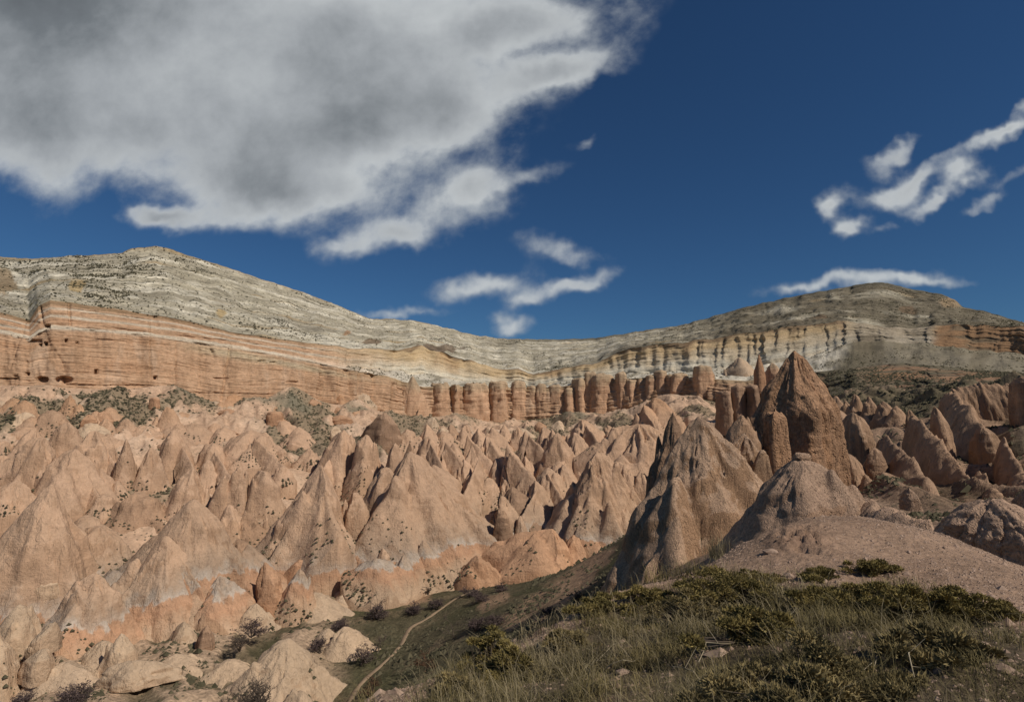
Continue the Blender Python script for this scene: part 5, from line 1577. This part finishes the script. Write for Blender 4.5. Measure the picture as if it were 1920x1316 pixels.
def blades(name, roots, length, width, mat, label, lean_=0.7, curl=0.5, kind='stuff', parent=None, cat=None, loc=None):
    n = len(roots)
    a = rng.random(n) * 2 * math.pi
    out = np.stack([np.cos(a), np.sin(a), np.zeros(n)], -1)
    L = length * rng.uniform(0.45, 1.25, n)
    ln_ = np.abs(rng.normal(0, lean_, n)) + 0.12
    up_ = np.stack([np.zeros(n), np.zeros(n), np.ones(n)], -1)
    d1 = up_ + out * ln_[:, None]
    d1 /= np.linalg.norm(d1, axis=1)[:, None]
    d2 = d1 + out * curl - up_ * 0.35
    d2 /= np.linalg.norm(d2, axis=1)[:, None]
    sd = np.stack([-np.sin(a), np.cos(a), np.zeros(n)], -1)
    w = (width * rng.uniform(0.6, 1.3, n))[:, None] if np.ndim(width) == 0 else (width * rng.uniform(0.6, 1.3, n))[:, None]
    p0 = roots - up_ * 0.01
    p1 = roots + d1 * (L * 0.55)[:, None]
    p2 = p1 + d2 * (L * 0.45)[:, None]
    v = np.stack([p0 - sd * w, p0 + sd * w, p1 + sd * w * 0.8, p1 - sd * w * 0.8, p2], 1).reshape(-1, 3)
    k0 = 5 * np.arange(n)[:, None]
    f = np.concatenate([k0 + np.array((0, 1, 2)), k0 + np.array((0, 2, 3)), k0 + np.array((3, 2, 4))])
    me = make_mesh(name, v, f, False)
    return add(name, me, mat, parent, label, cat, None, kind)


def near_points(n, dens, clump=0.0, lo=1.9, hi=10.5):
    u = rng.uniform(-0.45, 1.0, n * 4)
    y = np.exp(rng.uniform(math.log(lo), math.log(hi), n * 4))
    x = u * y
    z = near_z(x, y)
    q = np.stack([x, y, z], -1)
    px, py = to_px(q)
    keep = rng.random(n * 4) < dens(px, py, x, y)
    return q[keep][:n]


def d_grass(px, py, x, y):
    g = sstep(py + 14 * fbm(x * 1.2, y * 1.2, 0, 3, 150), grass_mask(px, py) - 26, grass_mask(px, py) + 30)
    cl_ = sstep(fbm(x * 1.6, y * 1.6, 2, 3, 180), -0.1, 0.2)
    rt = 1 - 0.6 * sstep(px, 1700, 1850)
    return g * (0.1 + 0.9 * cl_) * rt


pts = near_points(64000, d_grass)
blades('grass', pts, 0.12 * (0.5 + sstep(fbm(pts[:, 0] * 2.2, pts[:, 1] * 2.2, 1, 3, 185), -0.3, 0.4)), 0.0019 * np.clip(pts[:, 1] / 4, 0.7, 1.8), M_GRASS, 'matted green-brown grass covering the near hilltop', 1.3, 0.8)
pts = near_points(15000, lambda px, py, x, y: d_grass(px, py, x, y) * sstep(fbm(x * 0.9, y * 0.9, 5, 3, 190), -0.05, 0.25))
blades('dry_grass', pts, 0.36, 0.0017 * np.clip(pts[:, 1] / 4, 0.7, 1.8), M_STRAW, 'long straw-coloured dry grass lying over the green', 1.7, 0.9)
# tussocks: dense tufts in the sward
cen = near_points(90, lambda px, py, x, y: d_grass(px, py, x, y) * (px < 1760))
rt = np.repeat(cen, 70, axis=0) + rng.normal(0, 1, (len(cen) * 70, 3)) * np.array((0.05, 0.05, 0.0))
rt[:, 2] = near_z(rt[:, 0], rt[:, 1])
blades('tussock_grass', rt, 0.24, 0.0016, M_GRASS, 'dense green and straw tussocks standing in the matted grass', 0.6, 0.6)
# the tall clump on the brow
b = near_hit(1342, 1046)
rt = b + rng.normal(0, 1, (160, 3)) * np.array((0.10, 0.08, 0.0))
o = blades('grass_clump', rt, 0.52, 0.0035, M_STRAW, 'tall spiky pale grass clump on the brow before the huge cone', 0.45, 0.25, None, None, 'grass')
# edge tufts along the brow
for i, (px, py, n, L, lab) in enumerate([(1230, 1092, 120, 0.3, 'wispy grass tuft on the brow under the huge cone'), (1005, 1190, 110, 0.26, 'dry grass tuft leaning over the pale gravel edge'), (1100, 1145, 140, 0.2, 'straw-yellow grass tuft at the end of the gravel strip'), (1290, 1080, 160, 0.28, 'dense grey-green grass tuft left of the tall spiky clump')]):
    b = near_hit(px, py)
    rt = b + rng.normal(0, 1, (n, 3)) * np.array((0.16, 0.1, 0.0))
    rt[:, 2] = near_z(rt[:, 0], rt[:, 1])
    blades('grass_tuft', rt, L, 0.003, M_GRASS if i in (0, 3) else M_STRAW, lab, 0.7, 0.5, None, None, 'grass')


# fallen dry stalks in the grass
def stalk(pxs, label, seed, r=0.0035):
    rs = np.random.default_rng(seed)
    q = [near_hit(x, y) + np.array((0, 0, 0.05 + 0.05 * (i % 2))) for i, (x, y) in enumerate(pxs)]
    segs = []
    for a, b2 in zip(q[:-1], q[1:]):
        m1 = (a + b2) / 2 + rs.normal(0, 0.012, 3)
        segs += [(a, m1, r, r * 0.9), (m1, b2, r * 0.9, r * 0.7)]
        segs += [(m1, m1 + rs.normal(0, 0.09, 3) + np.array((0, 0, 0.05)), r * 0.6, r * 0.3)]
    V, Fc = tubes(segs, 4)
    add('dry_stalk', make_mesh('dry_stalk', V, Fc), M_DRY, None, label, 'stalk')


for i, (q, lab) in enumerate([
        ([(1118, 1252), (1150, 1232), (1172, 1214)], 'straight whitish stalk lying in the grass below the yellowish bush'),
        ([(1136, 1266), (1168, 1264), (1204, 1244)], 'pale curved stalk lying under the straight whitish one'),
        ([(1310, 1256), (1325, 1232), (1368, 1220)], 'arched pale stalk in the grass beneath the wide cushion'),
        ([(1455, 1182), (1475, 1174), (1486, 1168)], 'short forked stalk beside the ragged bush'),
        ([(1262, 1264), (1300, 1290), (1330, 1312)], 'long straw stalk slanting through the dark grass'),
        ([(1710, 1238), (1706, 1262), (1716, 1290)], 'thin pale stalk standing below the large olive cushion'),
        ([(1515, 1196), (1530, 1222), (1545, 1236)], 'thin bent stalk between the ragged bush and the dark twiggy bush'),
        ([(1640, 1268), (1656, 1240), (1690, 1236)], 'bent grey stalk right of the dark twiggy bush')]):
    stalk(q, lab, 40 + i)


# gravel: uncounted chips, plus the stones big enough to point at
def stones(name, pts, sizes, label, mat=M_STONE):
    return blobs(name, pts, sizes, mat, label, None, 0.6)


def d_gravel(px, py, x, y):
    g = 1 - 0.9 * sstep(py, grass_mask(px, py) - 6, grass_mask(px, py) + 20)
    return g


pts = near_points(30000, d_gravel, lo=2.2, hi=11.5)
stones('gravel', pts, np.exp(rng.normal(math.log(0.011), 0.55, len(pts))), 'small pink stone chips strewn over the bare hilltop')
ico = [(0, 0, 1)] + [(math.cos(a) * 0.9, math.sin(a) * 0.9, 0.35) for a in np.arange(5) * 1.2566] + [(math.cos(a + 0.63) * 0.9, math.sin(a + 0.63) * 0.9, -0.35) for a in np.arange(5) * 1.2566] + [(0, 0, -0.6)]
icf = [(0, 1 + i, 1 + (i + 1) % 5) for i in range(5)] + [(1 + i, 6 + i, 1 + (i + 1) % 5) for i in range(5)] + [(1 + (i + 1) % 5, 6 + i, 6 + (i + 1) % 5) for i in range(5)] + [(11, 6 + (i + 1) % 5, 6 + i) for i in range(5)]
ST = [(1448, 1038, 0.11, 'pale flat stone under the rough gravel knob'), (1395, 1078, 0.06, None), (1412, 1070, 0.05, None), (1505, 1086, 0.06, None), (1765, 1002, 0.045, None), (1726, 994, 0.05, None), (1704, 1036, 0.04, None),
      (1167, 1262, 0.05, 'small round stone in the grass under the pale curved stalk'), (1160, 1142, 0.05, None), (1880, 1260, 0.06, None), (1842, 1215, 0.06, None), (1812, 1166, 0.05, None), (1560, 1076, 0.05, None), (1630, 1100, 0.05, None), (1735, 1140, 0.04, None), (1860, 1120, 0.05, None), (1480, 1082, 0.07, None), (1520, 1060, 0.05, None), (1440, 1100, 0.05, None), (1700, 1078, 0.05, None)]
for i, (px, py, r_, lab) in enumerate(ST):
    b = near_hit(px, py)
    rs = np.random.default_rng(60 + i)
    v = np.array(ico) * r_ * (1 + 0.35 * (rs.random((12, 1)) - 0.5)) * np.array((1.25, 0.9, 0.65))
    me = make_mesh('stone', v, np.array(icf), False)
    o = add('stone', me, M_STONE, None, lab or 'fist-sized angular stone lying loose on the hilltop', 'stone', 'loose stones on the hilltop')
    o.location = (b[0], b[1], b[2] + r_ * 0.1)
    o.rotation_euler = (0, 0, i * 1.3)
